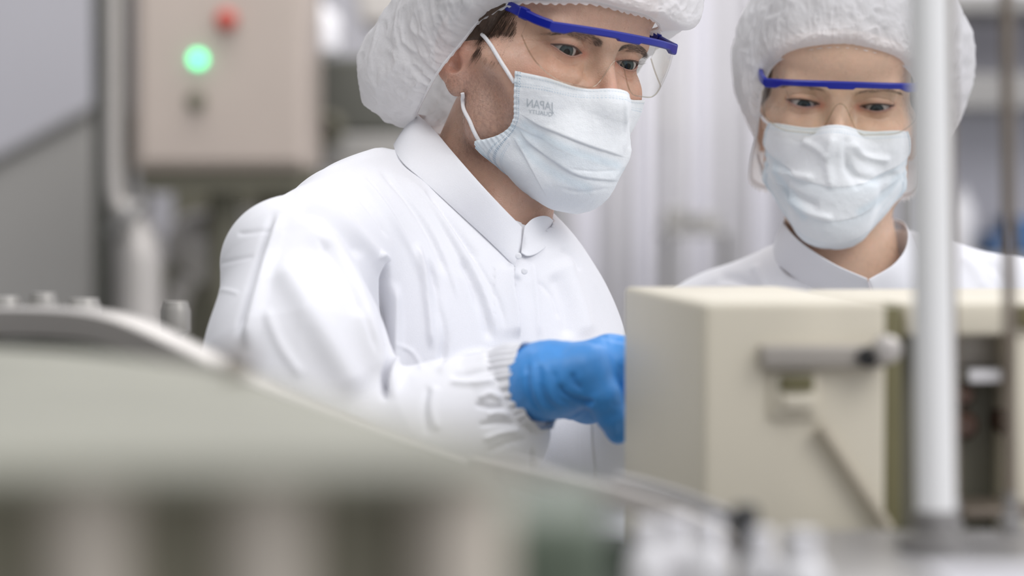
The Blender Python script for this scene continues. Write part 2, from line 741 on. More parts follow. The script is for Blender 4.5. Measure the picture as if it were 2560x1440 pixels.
def skin_colors(L, prm, EI):
    n = len(L)
    base = np.array(prm['skin'])
    c = np.tile(base, (n, 1))
    n1 = fbm(L / 11.0, 3)[:, None]
    n2 = fbm(L / 2.4, 9)[:, None]
    red = np.array([1.03, 0.80, 0.78])
    A = L.copy()
    A[:, 0] = np.abs(A[:, 0])

    def blend(wt, colr):
        nonlocal c
        wt = np.clip(wt, 0, 1)[:, None]
        c = c * (1 - wt) + c * np.array(colr) * wt
    blend(0.9 * gs(ln(A - np.array([0, -38, -34])), 17) * prm['ruddy'], red)
    blend(0.6 * gs(ln(A - np.array([45, 0, -28])), 24) * prm['ruddy'], red)
    blend(0.8 * gs(ln(A - np.array([76, 80, -18])), 26) * prm['ruddy'], red)
    blend(0.9 * gs(ln(A - np.array([16, -8, -2])), 5), (0.95, 0.62, 0.58))
    # lids and eye rims
    dx = A[:, 0] - prm['eye_x']
    a0 = alm(dx, A[:, 2] - prm.get('eye_dz', -0.5), prm['eyes'])
    fr = A[:, 1] < 8
    blend(np.where(fr, 0.7 * gs(np.clip(a0, 0, 99), 3.0), 0), (0.86, 0.68, 0.66))
    blend(np.where(fr & (a0 < 0.0), 0.9, 0), (0.92, 0.58, 0.55))
    blend(np.where(fr, 0.35 * gs(np.hypot(dx - 1, A[:, 2] + 11), 9), 0), (0.86, 0.74, 0.74))
    if prm['beard']:
        zj = A[:, 2] + 0.35 * (A[:, 1] - 60)
        wt = np.clip((-18 - A[:, 2]) / 20, 0, 1) * np.clip((95 - A[:, 1]) / 22, 0, 1) * np.clip((A[:, 1] - 12) / 10 + (-45 - A[:, 2]) / 12, 0, 1)
        wt *= np.clip((A[:, 2] + 118) / 22, 0, 1) * np.clip((zj + 112) / 20, 0.15, 1)
        sp = np.clip(0.5 + 0.9 * fbm(L * np.array([1.4, 1.4, 0.7]), 21)[:, None], 0.1, 1)[:, 0]
        blend(prm['beard'] * wt * (0.35 + 0.65 * sp), (0.42, 0.40, 0.44))
        sb = np.clip((A[:, 1] - 42) / 10, 0, 1) * np.clip((86 - A[:, 1]) / 8, 0, 1) * np.clip((A[:, 2] + 22) / 10, 0, 1) * np.clip((A[:, 0] - 55) / 8, 0, 1)
        blend(0.4 * sb * sp, (0.45, 0.38, 0.34))
    c *= 1 + 0.05 * n1 + 0.035 * n2 * prm['ruddy']
    c[:, 1:] *= 1 - 0.035 * n1
    return np.clip(c, 0, 1)


def eye_mesh(fr, c, gaze, name, parent, iris):
    """eyeball: sphere with limbus colours and a corneal bulge"""
    g = np.array(gaze, float)
    g /= np.linalg.norm(g)
    u = np.cross(g, [0, 0, 1.0])
    u /= np.linalg.norm(u)
    v = np.cross(u, g)
    nr, na = 90, 72
    V = []
    C = []
    rng = np.random.RandomState(4)
    streak = rng.rand(na)
    for i in range(nr + 1):
        th = math.pi * (i / nr) ** 1.5
        for k in range(na):
            a = 2 * math.pi * k / na
            r = 12.0
            if th < 0.5: r += 0.55 * (math.cos(th / 0.5 * math.pi) + 1) / 2
            V.append(c + r * (math.cos(th) * g + math.sin(th) * (math.cos(a) * u + math.sin(a) * v)))
            rr = 12 * math.sin(th) if th < 1.5 else 99
            if rr < 2.6: cc = np.array([0.006, 0.006, 0.008])
            elif rr < 5.9:
                f = (rr - 2.6) / 3.3
                cc = np.array(iris) * (0.75 + 0.5 * streak[(k * 7) % na]) * (1.15 - 0.3 * f)
                cc *= 0.35 + 0.65 * min(1, (5.9 - rr) / 0.9)
                cc *= min(1, 0.3 + (rr - 2.6) / 0.5)
            elif rr < 6.5: cc = np.array(iris) * 0.35 * (1 - (rr - 5.9) / 0.6) + np.array([0.62, 0.58, 0.56]) * (rr - 5.9) / 0.6
            else: cc = np.array([0.48, 0.44, 0.42]) * (1 - 0.03 * min(6, rr - 6.5)) * np.array([1, 1 - 0.02 * (rr - 6.5) if rr < 14 else .9, 1 - 0.02 * (rr - 6.5) if rr < 14 else .9])
            C.append(cc)
    Fc = []
    for i in range(nr):
        for k in range(na):
            k2 = (k + 1) % na
            Fc.append((i * na + k, i * na + k2, (i + 1) * na + k2, (i + 1) * na + k))
    return put(name, fr.w(V), Fc, MATS['eye'], parent, True, {'col': np.array(C)})


def hairs(fr, roots, dirs, lens, rad, seed=1, bend=None):
    """many thin tapered hairs in one mesh; local mm"""
    V = []
    Fc = []
    rng = random.Random(seed)
    for r, d, l in zip(roots, dirs, lens):
        r = np.array(r, float)
        d = np.array(d, float)
        d /= np.linalg.norm(d)
        s = np.cross(d, [0.3, 0.5, 0.8])
        s /= np.linalg.norm(s)
        t = np.cross(d, s)
        b = np.array(bend if bend is not None else (0, 0, 0), float)
        n0 = len(V)
        ns = 4
        for i in range(ns + 1):
            f = i / ns
            p = r + d * l * f + b * l * f * f
            q = rad * (1 - 0.85 * f)
            for k in range(3):
                a = 2.094 * k
                V.append(p + q * (math.cos(a) * s + math.sin(a) * t))
        for i in range(ns):
            for k in range(3):
                k2 = (k + 1) % 3
                Fc.append((n0 + i * 3 + k, n0 + i * 3 + k2, n0 + i * 3 + 3 + k2, n0 + i * 3 + 3 + k))
    return fr.w(V), Fc


def lid_edge(ex, e, side, upper, n=41, dz=-0.5):
    """points along the lid margin, local mm"""
    hw, up, lo, tl = e
    pts = []
    for x in np.linspace(-hw, hw, n):
        if upper:
            r = (hw * hw + up * up) / (2 * up)
            z = (up - r) + math.sqrt(max(r * r - x * x, 0))
        else:
            r = (hw * hw + lo * lo) / (2 * lo)
            z = -((lo - r) + math.sqrt(max(r * r - x * x, 0)))
        z += tl * x + dz
        pts.append((x, z))
    return pts


def build_eyes(fr, f, prm, person):
    ex = prm['eye_x']
    fb = lambda p: f(p, True, False)
    for side in (-1, 1):
        c = np.array([side * ex, 0.3, 0.])
        eye_mesh(fr, c, prm['gaze'][0 if side < 0 else 1], 'eye', person, prm['iris'])
        lash = [[], [], []]
        rng = random.Random(5 + side)
        for upper in (True, False):
            pts = []
            for x, z in lid_edge(ex, prm['eyes'], side, upper, dz=prm.get('eye_dz', -0.5)):
                X = side * (ex + x)
                o = np.array([X, -30.0, z])
                # walk straight back to the uncut lid surface
                for _ in range(60):
                    v = float(fb(o[None])[0])
                    if v < 0.02: break
                    o[1] += max(v * 0.8, 0.02)
                pts.append(o + np.array([0, 0.75, 0.0]))
            nl = prm['lashes'] if upper else prm['lashes'] // 2
            for i in range(nl):
                t = (i + rng.random()) / nl
                k = min(int((0.06 + 0.9 * t) * 40), 39)
                p = pts[k] + np.array([0, -0.9, 0.1 if upper else -0.1])
                out = side * (t - 0.35) * 1.3
                lash[0].append(p)
                lash[1].append((out + rng.uniform(-.15, .15), -0.9, (-0.15 if upper else -0.8) + rng.uniform(-.15, .15)))
                lash[2].append(rng.uniform(.7, 1.1) * (prm['lash_len'] if upper else prm['lash_len'] * 0.5) * (0.6 + 0.5 * t))
            m = MB().tube([fr.w(q)[0] for q in pts], 0.00075, 10)
            m.build('eyelid_rim', MATS['lash_line'] if upper else MATS['lid_rim'], person)
        V, Fc = hairs(fr, *lash, 0.055 if prm['beard'] else 0.085, bend=(0, -0.1, 0.45))
        put('eyelashes', V, Fc, MATS['hair'], person)
        # brow
        roots, dirs, lens = [], [], []
        bl = prm['brow_line']
        cl = catmull(bl, 60)
        for i in range(prm['brow_hairs']):
            t = rng.random()
            x, z, hh = cl[min(int(t * 59), 59)]
            zz = z + rng.uniform(-1, 1) * hh
            xx = x + rng.uniform(-.6, .6)
            o = np.array([side * xx, -36.0, zz])
            for _ in range(40):
                v = float(fb(o[None])[0])
                if v < 0.05: break
                o[1] += max(v * 0.85, 0.05)
            roots.append(o + [0, 0.2, 0])
            up = 0.9 - 1.3 * t + 0.4 * (-(zz - z) / max(hh, .1))
            dirs.append((side * 1.0, -0.22, up * 0.7 + rng.uniform(-.25, .25)))
            lens.append(rng.uniform(4.0, 7.0) * (1 - 0.35 * t))
        V, Fc = hairs(fr, roots, dirs, lens, 0.062, bend=(0, 0.12, -0.12))
        put('eyebrow', V, Fc, MATS['brow'], person)


# ------------------------------------------------------------------ face mask
def mask_form(prm):
    w = prm['w']
    nb, nt = prm['nose']

    def g(P):
        A = P.copy()
        A[:, 0] = np.abs(A[:, 0])
        d = ell(A, (0, 26, -38), (62 * w, 52, 60))
        d = smin(d, cone(A, (0, 2, -100), (0, 24, -97), prm['chin'] + 1, 24), 22)
        d = smin(d, cone(A, (14, 2, -101), (50 * w, 52, -70), 16, 16), 16)
        d = smin(d, cone(A, (50 * w, 52, -70), (59 * w, 70, -20), 16, 15), 18)
        d = smin(d, cone(A, (38 * w, 6, -26), (62 * w, 42, -22), 17, 13), 16)
        d = smin(d, cone(A, nb, nt, 3.5, 7.0), 7)
        d = smin(d, cone(A, (0, nt[1] + 7, nt[2] - 10), (0, prm['mouth_y'], -92), 16, 26), 20)
        d = smin(d, ell(A, (0, -20, -72), (34, 16, 22)), 12)
        return d - 3.0
    return g


def mask_point(g, al, be, c0=(0, 35, -55)):
    """radial distance of the mask form; al, be arrays in degrees -> local points"""
    al = np.radians(al)
    be = np.radians(be)
    D = np.stack([np.sin(al) * np.cos(be), -np.cos(al) * np.cos(be), np.sin(be)], 1)
    t = np.full(len(D), 120.0)
    c0 = np.array(c0, float)
    for _ in range(60):
        t -= 0.8 * g(c0 + D * t[:, None])
    return c0 + D * t[:, None], D


def build_mask(fr, prm, person, strk, m):
    g = mask_form(prm)
    nu, nv = 301, 241
    us = np.linspace(-1, 1, nu)
    vs = np.linspace(0, 1, nv)
    cb = np.interp(vs, np.linspace(0, 1, len(prm['mask_c'])), prm['mask_c'])
    U, Vv = np.meshgrid(us, vs)
    sa = catmull(prm['mask_e'], nv)
    AL = U * sa[:, 0][:, None]
    pw = np.abs(U) ** (1.6 + prm.get('mask_p', 12.0) * Vv ** 2.5)
    BE = cb[:, None] * (1 - pw) + sa[:, 1][:, None] * pw
    P, D = mask_point(g, AL.ravel(), BE.ravel())
    al = AL.ravel()
    v = Vv.ravel()
    u = U.ravel()
    # nose wire pinch and the gentle bellying of the cloth, lifted rims
    disp = 0.5 * fbm(P / 14, 5) + 0.25 * fbm(P / 5, 8)
    # pleats: folded cloth steps running across, fanning apart towards the middle
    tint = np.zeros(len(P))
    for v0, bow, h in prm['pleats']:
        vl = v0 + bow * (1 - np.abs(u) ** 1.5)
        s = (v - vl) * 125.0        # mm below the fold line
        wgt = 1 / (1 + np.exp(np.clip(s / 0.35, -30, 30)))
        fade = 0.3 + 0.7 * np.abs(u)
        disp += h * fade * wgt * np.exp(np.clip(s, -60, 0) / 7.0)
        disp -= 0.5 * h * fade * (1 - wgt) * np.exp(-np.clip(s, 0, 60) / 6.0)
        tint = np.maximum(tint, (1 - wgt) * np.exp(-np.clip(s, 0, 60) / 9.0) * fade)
    # gathered side hems
    e = np.abs(u)
    disp += 0.5 * gs(e - 0.955, 0.012) + 0.5 * gs(v - 0.015, 0.01) * (1 - pw_(u)) + 0.5 * gs(v - 0.985, 0.01)
    disp += 0.35 * np.sin(v * 130) * gs(e - 1, 0.05)
    P = P + D * disp[:, None]
    WP = fr.w(P)
    Q = (np.arange(nv - 1)[:, None] * nu + np.arange(nu - 1)[None]).ravel()
    Q = np.stack([Q, Q + nu, Q + nu + 1, Q + 1], 1)
    N = vnormals(WP, Q)
    if strk:
        dd, tt = apply_strokes(WP, N, strk)
        WP = WP + N * dd[:, None]
        tint = np.maximum(tint, tt)
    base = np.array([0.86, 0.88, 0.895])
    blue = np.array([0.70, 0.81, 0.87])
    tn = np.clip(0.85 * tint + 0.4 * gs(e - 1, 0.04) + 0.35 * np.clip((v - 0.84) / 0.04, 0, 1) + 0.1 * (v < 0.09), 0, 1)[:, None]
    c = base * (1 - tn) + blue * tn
    # thermal weld dots along the hems
    dots = np.zeros(len(P))
    xm = u * 88
    ym = v * 125

    def row(coord, c0, along, pitch, r=0.42):
        return ((np.abs(coord - c0) < r) & (np.abs((along / pitch) % 1 - 0.5) < 0.27)).astype(float)
    dots += row(ym, 3.2, xm, 2.3) + row(ym, 8.4, xm, 2.3) + row(ym, 10.6, xm, 2.3) + row(ym, 121, xm, 2.3)
    for k in (83.2, 85.0): dots += row(np.abs(xm), k, ym, 2.0, 0.5)
    for k in (78.5, 79.8): dots += row(np.abs(xm), k, ym, 2.0, 0.3) * (v > 0.6)
    dots = np.clip(dots, 0, 1)[:, None]
    hem = (np.abs(xm) > 80)[:, None]
    c = c * (1 - dots) + np.where(hem, np.array([0.38, 0.49, 0.58]), np.array([0.62, 0.71, 0.78])) * dots
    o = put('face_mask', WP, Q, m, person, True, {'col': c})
    md = o.modifiers.new('solid', 'SOLIDIFY')
    md.thickness = 0.0005
    md.offset = -1
    return o, WP, Q


def pw_(u): return np.abs(u) ** 12


def apply_strokes(V, N, lst):
    """cloth folds: each entry (pixels polyline, width px, height m, kind); displaces what faces the camera"""
    px = proj(V)
    view = CP - V
    view /= ln(view)[:, None]
    fac = np.clip(((N * view).sum(1) + 0.05) * 4, 0, 1)
    out = np.zeros(len(V))
    tint = np.zeros(len(V))
    for pl, wd, h, kind in lst:
        pl = catmull(np.array(pl, float), max(12, 6 * len(pl))) if len(pl) > 2 else np.array(pl, float)
        mg = wd * 5
        I = np.nonzero((px[:, 0] > pl[:, 0].min() - mg) & (px[:, 0] < pl[:, 0].max() + mg) & (px[:, 1] > pl[:, 1].min() - mg) & (px[:, 1] < pl[:, 1].max() + mg) & (fac > 0))[0]
        if not len(I): continue
        d, t, s = seg_dist(px[I], pl)
        tp = np.clip(np.minimum(t, 1 - t) * 6, 0, 1)
        tp = tp * tp * (3 - 2 * tp)
        if kind == 'ridge':
            v = h * np.exp(-(d / wd) ** 2) * tp
        elif kind == 'step':      # right hand side of travel raised, falls off with distance
            sd = d * s
            v = h * tp * np.where(sd > 0, np.exp(-np.clip(sd, 0, None) / (wd * 3)), 0) * (1 - np.exp(-np.clip(sd, 0, None) / (wd * 0.18)))
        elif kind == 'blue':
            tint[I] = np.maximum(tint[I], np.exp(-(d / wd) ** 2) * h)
            continue
        out[I] += v * fac[I]
    return out, tint


# ------------------------------------------------------------------ bouffant cap
def build_cap(fr, person, edge, puff, pole, seed, m, pleat=1.0, over=0.10, extra=None, frill=4.0, nA=720, nT=170):
    """edge: closed list of local points along the elastic; puff(dir)-> radius of the ballooned cloth"""
    c0 = np.array([0, 78, 30.0])
    E = catmull(edge, nA, True)
    rE = ln(E - c0)
    dE = (E - c0) / rE[:, None]
    pole = np.array(pole, float)
    pole /= np.linalg.norm(pole)
    A = np.arange(nA)
    L = np.concatenate([[0], np.cumsum(ln(E[1:] - E[:-1]))])
    rows = []
    ts = np.linspace(0, 1, nT) ** 1.35
    pn = fbm(np.stack([np.cos(2 * np.pi * A / nA) * 22, np.sin(2 * np.pi * A / nA) * 22, A * 0 + seed], 1), seed, 2)
    ps = np.sin(L / 7.5 * 2 * np.pi + 3.5 * pn) * 0.55 + pn * 0.9
    ps2 = fbm(np.stack([np.cos(2 * np.pi * A / nA) * 9, np.sin(2 * np.pi * A / nA) * 9, A * 0 + seed + 9], 1), seed + 2, 2)
    ps3 = fbm(np.stack([np.cos(2 * np.pi * A / nA) * 16, np.sin(2 * np.pi * A / nA) * 16, A * 0 + seed + 5], 1), seed + 7, 2)
    scal = 0.5 + 0.5 * np.sin(L / 8.0 * 2 * np.pi + 1.5 * pn)
    bign = fbm(np.stack([np.cos(2 * np.pi * A / nA) * 3.1, np.sin(2 * np.pi * A / nA) * 3.1, A * 0 + seed + 3.3], 1), seed + 4, 2)
    SD = np.clip((np.abs(dE[:, 0]) - 0.45) / 0.3, 0, 1) * np.clip((E[:, 2] + 75) / 30, 0, 1)    # beside the face the cloth lies flatter
    OV = 1 - 0.8 * SD
    # frill outside of the elastic
    for q in np.linspace(1, 0, 5)[:-1]:
        d2 = dE - 0.0
        outw = dE - pole * (dE @ pole)[:, None]
        outw /= ln(outw)[:, None]
        P = E + dE * (0.8 + 1.0 * q + 1.2 * q * scal)[:, None] - pole * (frill * q * (0.6 + 0.4 * scal))[:, None]
        rows.append(P)
    for t in ts:
        tt = t - over * OV * math.sin(math.pi * min(t / 0.3, 1)) * (1 + 0.35 * bign)
        d = dE * (1 - tt)[:, None] + pole * tt[:, None]
        d /= ln(d)[:, None]
        R = puff(d)
        up = 1 - np.exp(-t / (0.05 + 0.07 * SD))
        r = rE * (1 - up) + R * up
        r = r + pleat * (2.2 + 0.2 * SD) * (ps + 0.8 * ps2 * min(t / 0.06, 1)) * (1 - math.exp(-t / 0.012)) * np.exp(-t / (0.075 - 0.015 * SD)) + 5.5 * SD * ps3 * min(t / 0.05, 1) * math.exp(-t / 0.16) + 4.5 * pleat * bign * math.exp(-((t - 0.16) / 0.12) ** 2)
        P = c0 + d * r[:, None]
        rows.append(P)
    P = np.array(rows)
    nr = len(rows)
    P = P.reshape(-1, 3)
    # crumpled cloth: creased ridged noise, stretched along the gathers
    D = P - c0
    D /= ln(D)[:, None]
    tv = np.repeat(np.concatenate([[0] * 4, ts]), nA)
    w1 = np.clip(tv / 0.12, 0, 1)
    q = P / 26 + 0.35 * np.stack([vnoise(P / 30, 11), vnoise(P / 30, 12), vnoise(P / 30, 13)], 1)
    cr = 1 - np.abs(vnoise(q, seed + 20)) * 2
    cr2 = 1 - np.abs(vnoise(q * 2.3 + 5, seed + 21)) * 2
    cr3 = 1 - np.abs(vnoise(q * 6.1 + 2, seed + 22)) * 2
    P = P + D * (w1 * (1.7 * cr + 1.2 * cr2 + 0.5 * cr3 + 3.5 * vnoise(P / 45, seed + 30)))[:, None]
    V = fr.w(P)
    i, j = np.meshgrid(np.arange(nr - 1), np.arange(nA), indexing='ij')
    j2 = (j + 1) % nA
    Q = np.stack([i * nA + j, i * nA + j2, (i + 1) * nA + j2, (i + 1) * nA + j], -1).reshape(-1, 4)
    if extra:
        N = vnormals(V, Q)
        view = CP - V
        N *= np.sign(((V - fr.w(c0)) * N).sum(1))[:, None]
        dd, _ = apply_strokes(V, N, extra)
        V = V + N * dd[:, None]
    o = put('bouffant_cap', V, Q, m, person)
    # elastic band
    k = MB().tube([fr.w(p + d * 0.3)[0] for p, d in zip(E[::3], dE[::3])], 0.0012, 8, closed=True)
    k.build('elastic_band', MATS['elastic'], o)
    return o


# ------------------------------------------------------------------ safety glasses
def build_glasses(fr, person, G):
    rl = math.radians(G.get('roll', 0))
    Rg = roty(rl)
    T = lambda p: fr.w((np.atleast_2d(p) - G['piv']) @ Rg.T + G['piv'] + np.array(G.get('off', (0, 0, 0))))
    # brow bar: swept rectangular section along the wrap curve
    hw, yf, yc = G['hw'], G['yf'], G['yc']

    def curve(x):     # front curve of the shield
        q = abs(x) / hw
        return yf + (yc - yf) * q ** 2.6

    def zb(x): return G['z'] - G['drop'] * (abs(x) / hw) ** 2
    n = 171
    side = [(hw + 1.5, yc + 5, zb(hw) + 0.9), (hw + 3.5, yc + 14, zb(hw) + 2.6), (hw + 4.8, yc + 25, zb(hw) + 5.2)]
    path = [np.array([x, curve(x), zb(x)]) for x in np.linspace(0, hw, 71)] + [np.array(p) for p in catmull([(hw, yc, zb(hw))] + side, 16)[1:]]
    path = [p * np.array([-1, 1, 1]) for p in path[:0:-1]] + path
    n = len(path)
    rings = []
    for i, c in enumerate(path):
        t = path[min(i + 1, n - 1)] - path[max(i - 1, 0)]
        t /= np.linalg.norm(t)
        nn = np.cross(t, [0, 0, 1.0])
        nn /= np.linalg.norm(nn)
        up = np.cross(nn, t)
        ax_ = abs(c[0])
        s_ = 0 if ax_ < hw and c[1] <= yc + 0.01 else 1
        h = G['bh'] + (1.6 if s_ else 0)
        lo = 0.0
        if ax_ < 12: lo = 1.5 * min(1, (12 - ax_) / 2)
        if ax_ > hw - 15: lo = 2.4 * min(1, (ax_ - hw + 15) / 6) * (0 if s_ else 1)
        sec = [(-0.4, h / 2), (1.8, h / 2 - 0.3), (2.5, h / 2 - 1.4), (2.5, -h / 2 + 0.8 - lo), (1.6, -h / 2 - lo), (-1.2, -h / 2 - lo), (-1.6, h / 2 - 1)]
        rings.append([c + nn * a + up * b for a, b in sec])
    k = 7
    V = T(np.array(rings).reshape(-1, 3))
    Fc = [(i * k + j, i * k + (j + 1) % k, (i + 1) * k + (j + 1) % k, (i + 1) * k + j) for i in range(n - 1) for j in range(k)]
    Fc += [tuple(range(k))[::-1], tuple((n - 1) * k + j for j in range(k))]
    b = MB().add(V, Fc)
    root = b.build('safety_glasses', MATS['blue_plastic'], person, ang=25)
    # temple arms
    for s in (-1, 1):
        pts = [(hw + 4.6, yc + 25.4, zb(hw) + 5.3), (hw + 5.3, yc + 36, zb(hw) + 7.6), (hw + 5.2, yc + 50, zb(hw) + 10.5), (hw + 3, yc + 78, zb(hw) + 13), (hw + 1, yc + 100, zb(hw) + 10)]
        cl = catmull(pts, 60)
        rings = []
        for i, p in enumerate(cl):
            t = cl[min(i + 1, 59)] - cl[max(i - 1, 0)]
            t /= np.linalg.norm(t)
            nn = np.cross(t, [0, 0, 1.0])
            nn /= np.linalg.norm(nn)
            up = np.cross(nn, t)
            f = i / 59
            hh = 4.6 if f < 0.2 else 3.9
            if 0.19 < f < 0.215: hh = 3.2
            th = 1.9 if f < 0.2 else 1.5
            rings.append([p + nn * a * th + up * b * hh for a, b in ((1, .75), (1, -.75), (.6, -1), (-.6, -1), (-1, -.75), (-1, .75), (-.6, 1), (.6, 1))])
        R_ = np.array(rings).reshape(-1, 3)
        R_[:, 0] *= s
        k = 8
        Fc = [(i * k + j, i * k + (j + 1) % k, (i + 1) * k + (j + 1) % k, (i + 1) * k + j) for i in range(59) for j in range(k)]
        Fc += [tuple(range(k))[::-1], tuple(59 * k + j for j in range(k))]
        MB().add(T(R_), Fc).build('temple_arm', MATS['blue_plastic'], root, ang=30)
    # one piece clear shield with a nose cut-out and side shields, a shell 1.8 mm thick
    na, nz = 241, 40
    sx = np.linspace(-1.0, 1.0, na)
    grid = np.zeros((nz, na, 3))
    for a, q in enumerate(sx):
        # arc: front part then the side shields running back
        aq = abs(q)
        if aq < 0.8:
            x = q / 0.8 * (hw - 1)
            y = curve(x) + 0.6
            back = 0
        else:
            back = (aq - 0.8) / 0.2
            x = np.sign(q) * (hw - 1 + 4.5 * back ** 0.6)
            y = curve(hw - 1) + 0.6 + G['side'] * back
        zt = zb(min(abs(x), hw)) - 1.0 + 2 * back
        # lower rim
        zl = -G['lz'] + G['lz'] * 0.08 * (abs(x) / hw) ** 2 + 30 * np.clip((aq - 0.52) / 0.48, 0, 1) ** 2.2
        nx = G['nw']
        if abs(x) < nx * 1.9:
            c_ = np.exp(-(abs(x) / nx) ** 2.4)
            zl = zl * (1 - c_) + G['nz'] * c_
        for i in range(nz):
            f = i / (nz - 1)
            z = zt + (zl - zt) * f
            grid[i, a] = (x, y + G['tuck'] * f * f * (1 - 0.5 * back), z)
    P = T(grid.reshape(-1, 3))
    Fc = [(i * na + j, i * na + j + 1, (i + 1) * na + j + 1, (i + 1) * na + j) for i in range(nz - 1) for j in range(na - 1)]
    o = put('lens_shield', P, np.array(Fc), MATS['lens'], root)
    md = o.modifiers.new('solid', 'SOLIDIFY')
    md.thickness = 0.0016
    md.offset = 0
    rim = [P[(nz - 1) * na + j] for j in range(na)]
    MB().tube(rim, 0.0006, 8).build('lens_rim', MATS['lens_edge'], root)
    return root


def build_hair(fr, f, person, edge, pole, thick, strands, seed=3):
    """hair mass under the cap, following the skull; its rim feathers into strands"""
    c0 = np.array([0, 78, 30.0])
    nA, nT = 240, 60
    E = catmull(edge, nA, True)
    dE = (E - c0) / ln(E - c0)[:, None]
    pole = np.array(pole, float)
    pole /= np.linalg.norm(pole)
    rows = []
    for t in np.linspace(0, 1, nT):
        d = dE * (1 - t) + pole * t
        d /= ln(d)[:, None]
        r = np.full(nA, 40.0)
        for _ in range(25):
            r -= 0.8 * f(c0 + d * r[:, None], False)
        th = thick * (1 - math.exp(-t / 0.05)) - 0.6 * math.exp(-t / 0.03)
        wv = 0.5 * np.sin(np.arange(nA) * 0.9 + 3 * vnoise(np.stack([np.arange(nA) / 7.0, np.full(nA, t * 6), np.zeros(nA)], 1), 4))
        rows.append(c0 + d * (r + th + wv * min(1, t * 12))[:, None])
    P = np.array(rows).reshape(-1, 3)
    i, j = np.meshgrid(np.arange(nT - 1), np.arange(nA), indexing='ij')
    j2 = (j + 1) % nA
    Q = np.stack([i * nA + j, i * nA + j2, (i + 1) * nA + j2, (i + 1) * nA + j], -1).reshape(-1, 4)
    o = put('hair', fr.w(P), Q, MATS['hair'], person)
    if strands:
        rng = random.Random(seed)
        roots, dirs, lens = [], [], []
        for side in (-1, 1):
            for _ in range(strands['n']):
                a, b = rng.random(), rng.random()
                y = strands['y0'] + (strands['y1'] - strands['y0']) * a
                z = strands['z0'] + (strands['z1'] - strands['z0']) * b
                z -= 0.25 * abs(y - (strands['y0'] + strands['y1']) / 2)
                p = np.array([side * 100.0, y, z])
                for _ in range(40):
                    v = float(f(p[None], False)[0])
                    if v < 0.1: break
                    p[0] -= side * v * 0.85
                roots.append(p)
                dirs.append((side * 0.22, 0.25 + rng.uniform(-.12, .12), -1))
                lens.append(rng.uniform(*strands['len']))
        V, Fc = hairs(fr, roots, dirs, lens, 0.09, bend=(-0.0, 0.1, 0))
        put('sideburn', V, Fc, MATS['hair'], person)
    return o


mat('skin', (0.6, 0.4, 0.3), rough=0.46, noise=0.06, nscale=220, bump=0.35, bscale=900, sss=0.25, attr='col', spec=0.5, sweat=True)
mat('eye', (0.7, 0.68, 0.66), rough=0.10, attr='col', spec=0.12)
mat('lid_rim', (0.50, 0.27, 0.22), rough=0.3, sss=0.2)
mat('lash_line', (0.10, 0.05, 0.04), rough=0.5)
mat('hair', (0.095, 0.058, 0.038), rough=0.5, noise=0.4, nscale=300)
mat('brow', (0.10, 0.06, 0.04), rough=0.6)
mat('blue_plastic', (0.004, 0.012, 0.26), rough=0.28, noise=0.06, nscale=60)
mat('elastic', (0.80, 0.79, 0.80), rough=0.8, bump=0.5, bscale=900)
mat('cap_cloth', (0.93, 0.925, 0.935), rough=0.85, trans=0.38, alpha=0.87, bump=0.7, bscale=210, noise=0.04, nscale=90)
mat('mask_cloth', (0.8, 0.85, 0.88), rough=0.85, attr='col', bump=0.5, bscale=1500, noise=0.02, nscale=500, sheen=0.1)
mat('coat_cloth', (0.80, 0.80, 0.83), rough=0.75, bump=0.25, bscale=1400, noise=0.02, nscale=800, sheen=0.1)
mat('glove', (0.055, 0.29, 0.72), rough=0.42, bump=0.3, bscale=300, noise=0.1, nscale=60, sss=0.05)
clear_mat('lens', (0.98, 0.98, 0.965), refl=0.4, ior=1.45)
clear_mat('lens_edge', (0.86, 0.84, 0.79), refl=1.4, ior=1.5, rough=0.1)

# ------------------------------------------------------------------ the man
MF = Frame(38, 9, 7, 1480, 136, 1.905)
MP = dict(w=1.0, eye_x=31.5, eyes=(13.8, 3.0, 5.2, 0.06), chin=17, eye_dz=-1.0, brow=(13, 9), nose=((0, -15, 4), (0, -34, -34)), mouth_y=-14,
          skin=(0.63, 0.395, 0.29), ruddy=1.0, beard=0.75, iris=(0.05, 0.065, 0.068), gaze=((-0.25, -1, -0.33), (-0.19, -1, -0.32)),
          lashes=60, lash_len=6.5, brow_line=[(9, 7.5, 2.2), (17, 9.5, 3.4), (28, 11.5, 3.4), (40, 11, 2.4), (50, 7, 1.2)], brow_hairs=900,
          mask_c=(21.5, 12, 0, -14, -30, -48, -68, -80), mask_e=[(68, 22.5), (67, 11), (66.5, 2), (66.5, -6), (71, -14), (79, -20), (88, -23), (96, -24.5), (99, -30)],
          pleats=[(0.44, 0.05, 0.35)])
mf = make_head(MP)


def world_head(fr, f):
    def g(P):
        return f(fr.l(P)) * 0.001
    return g


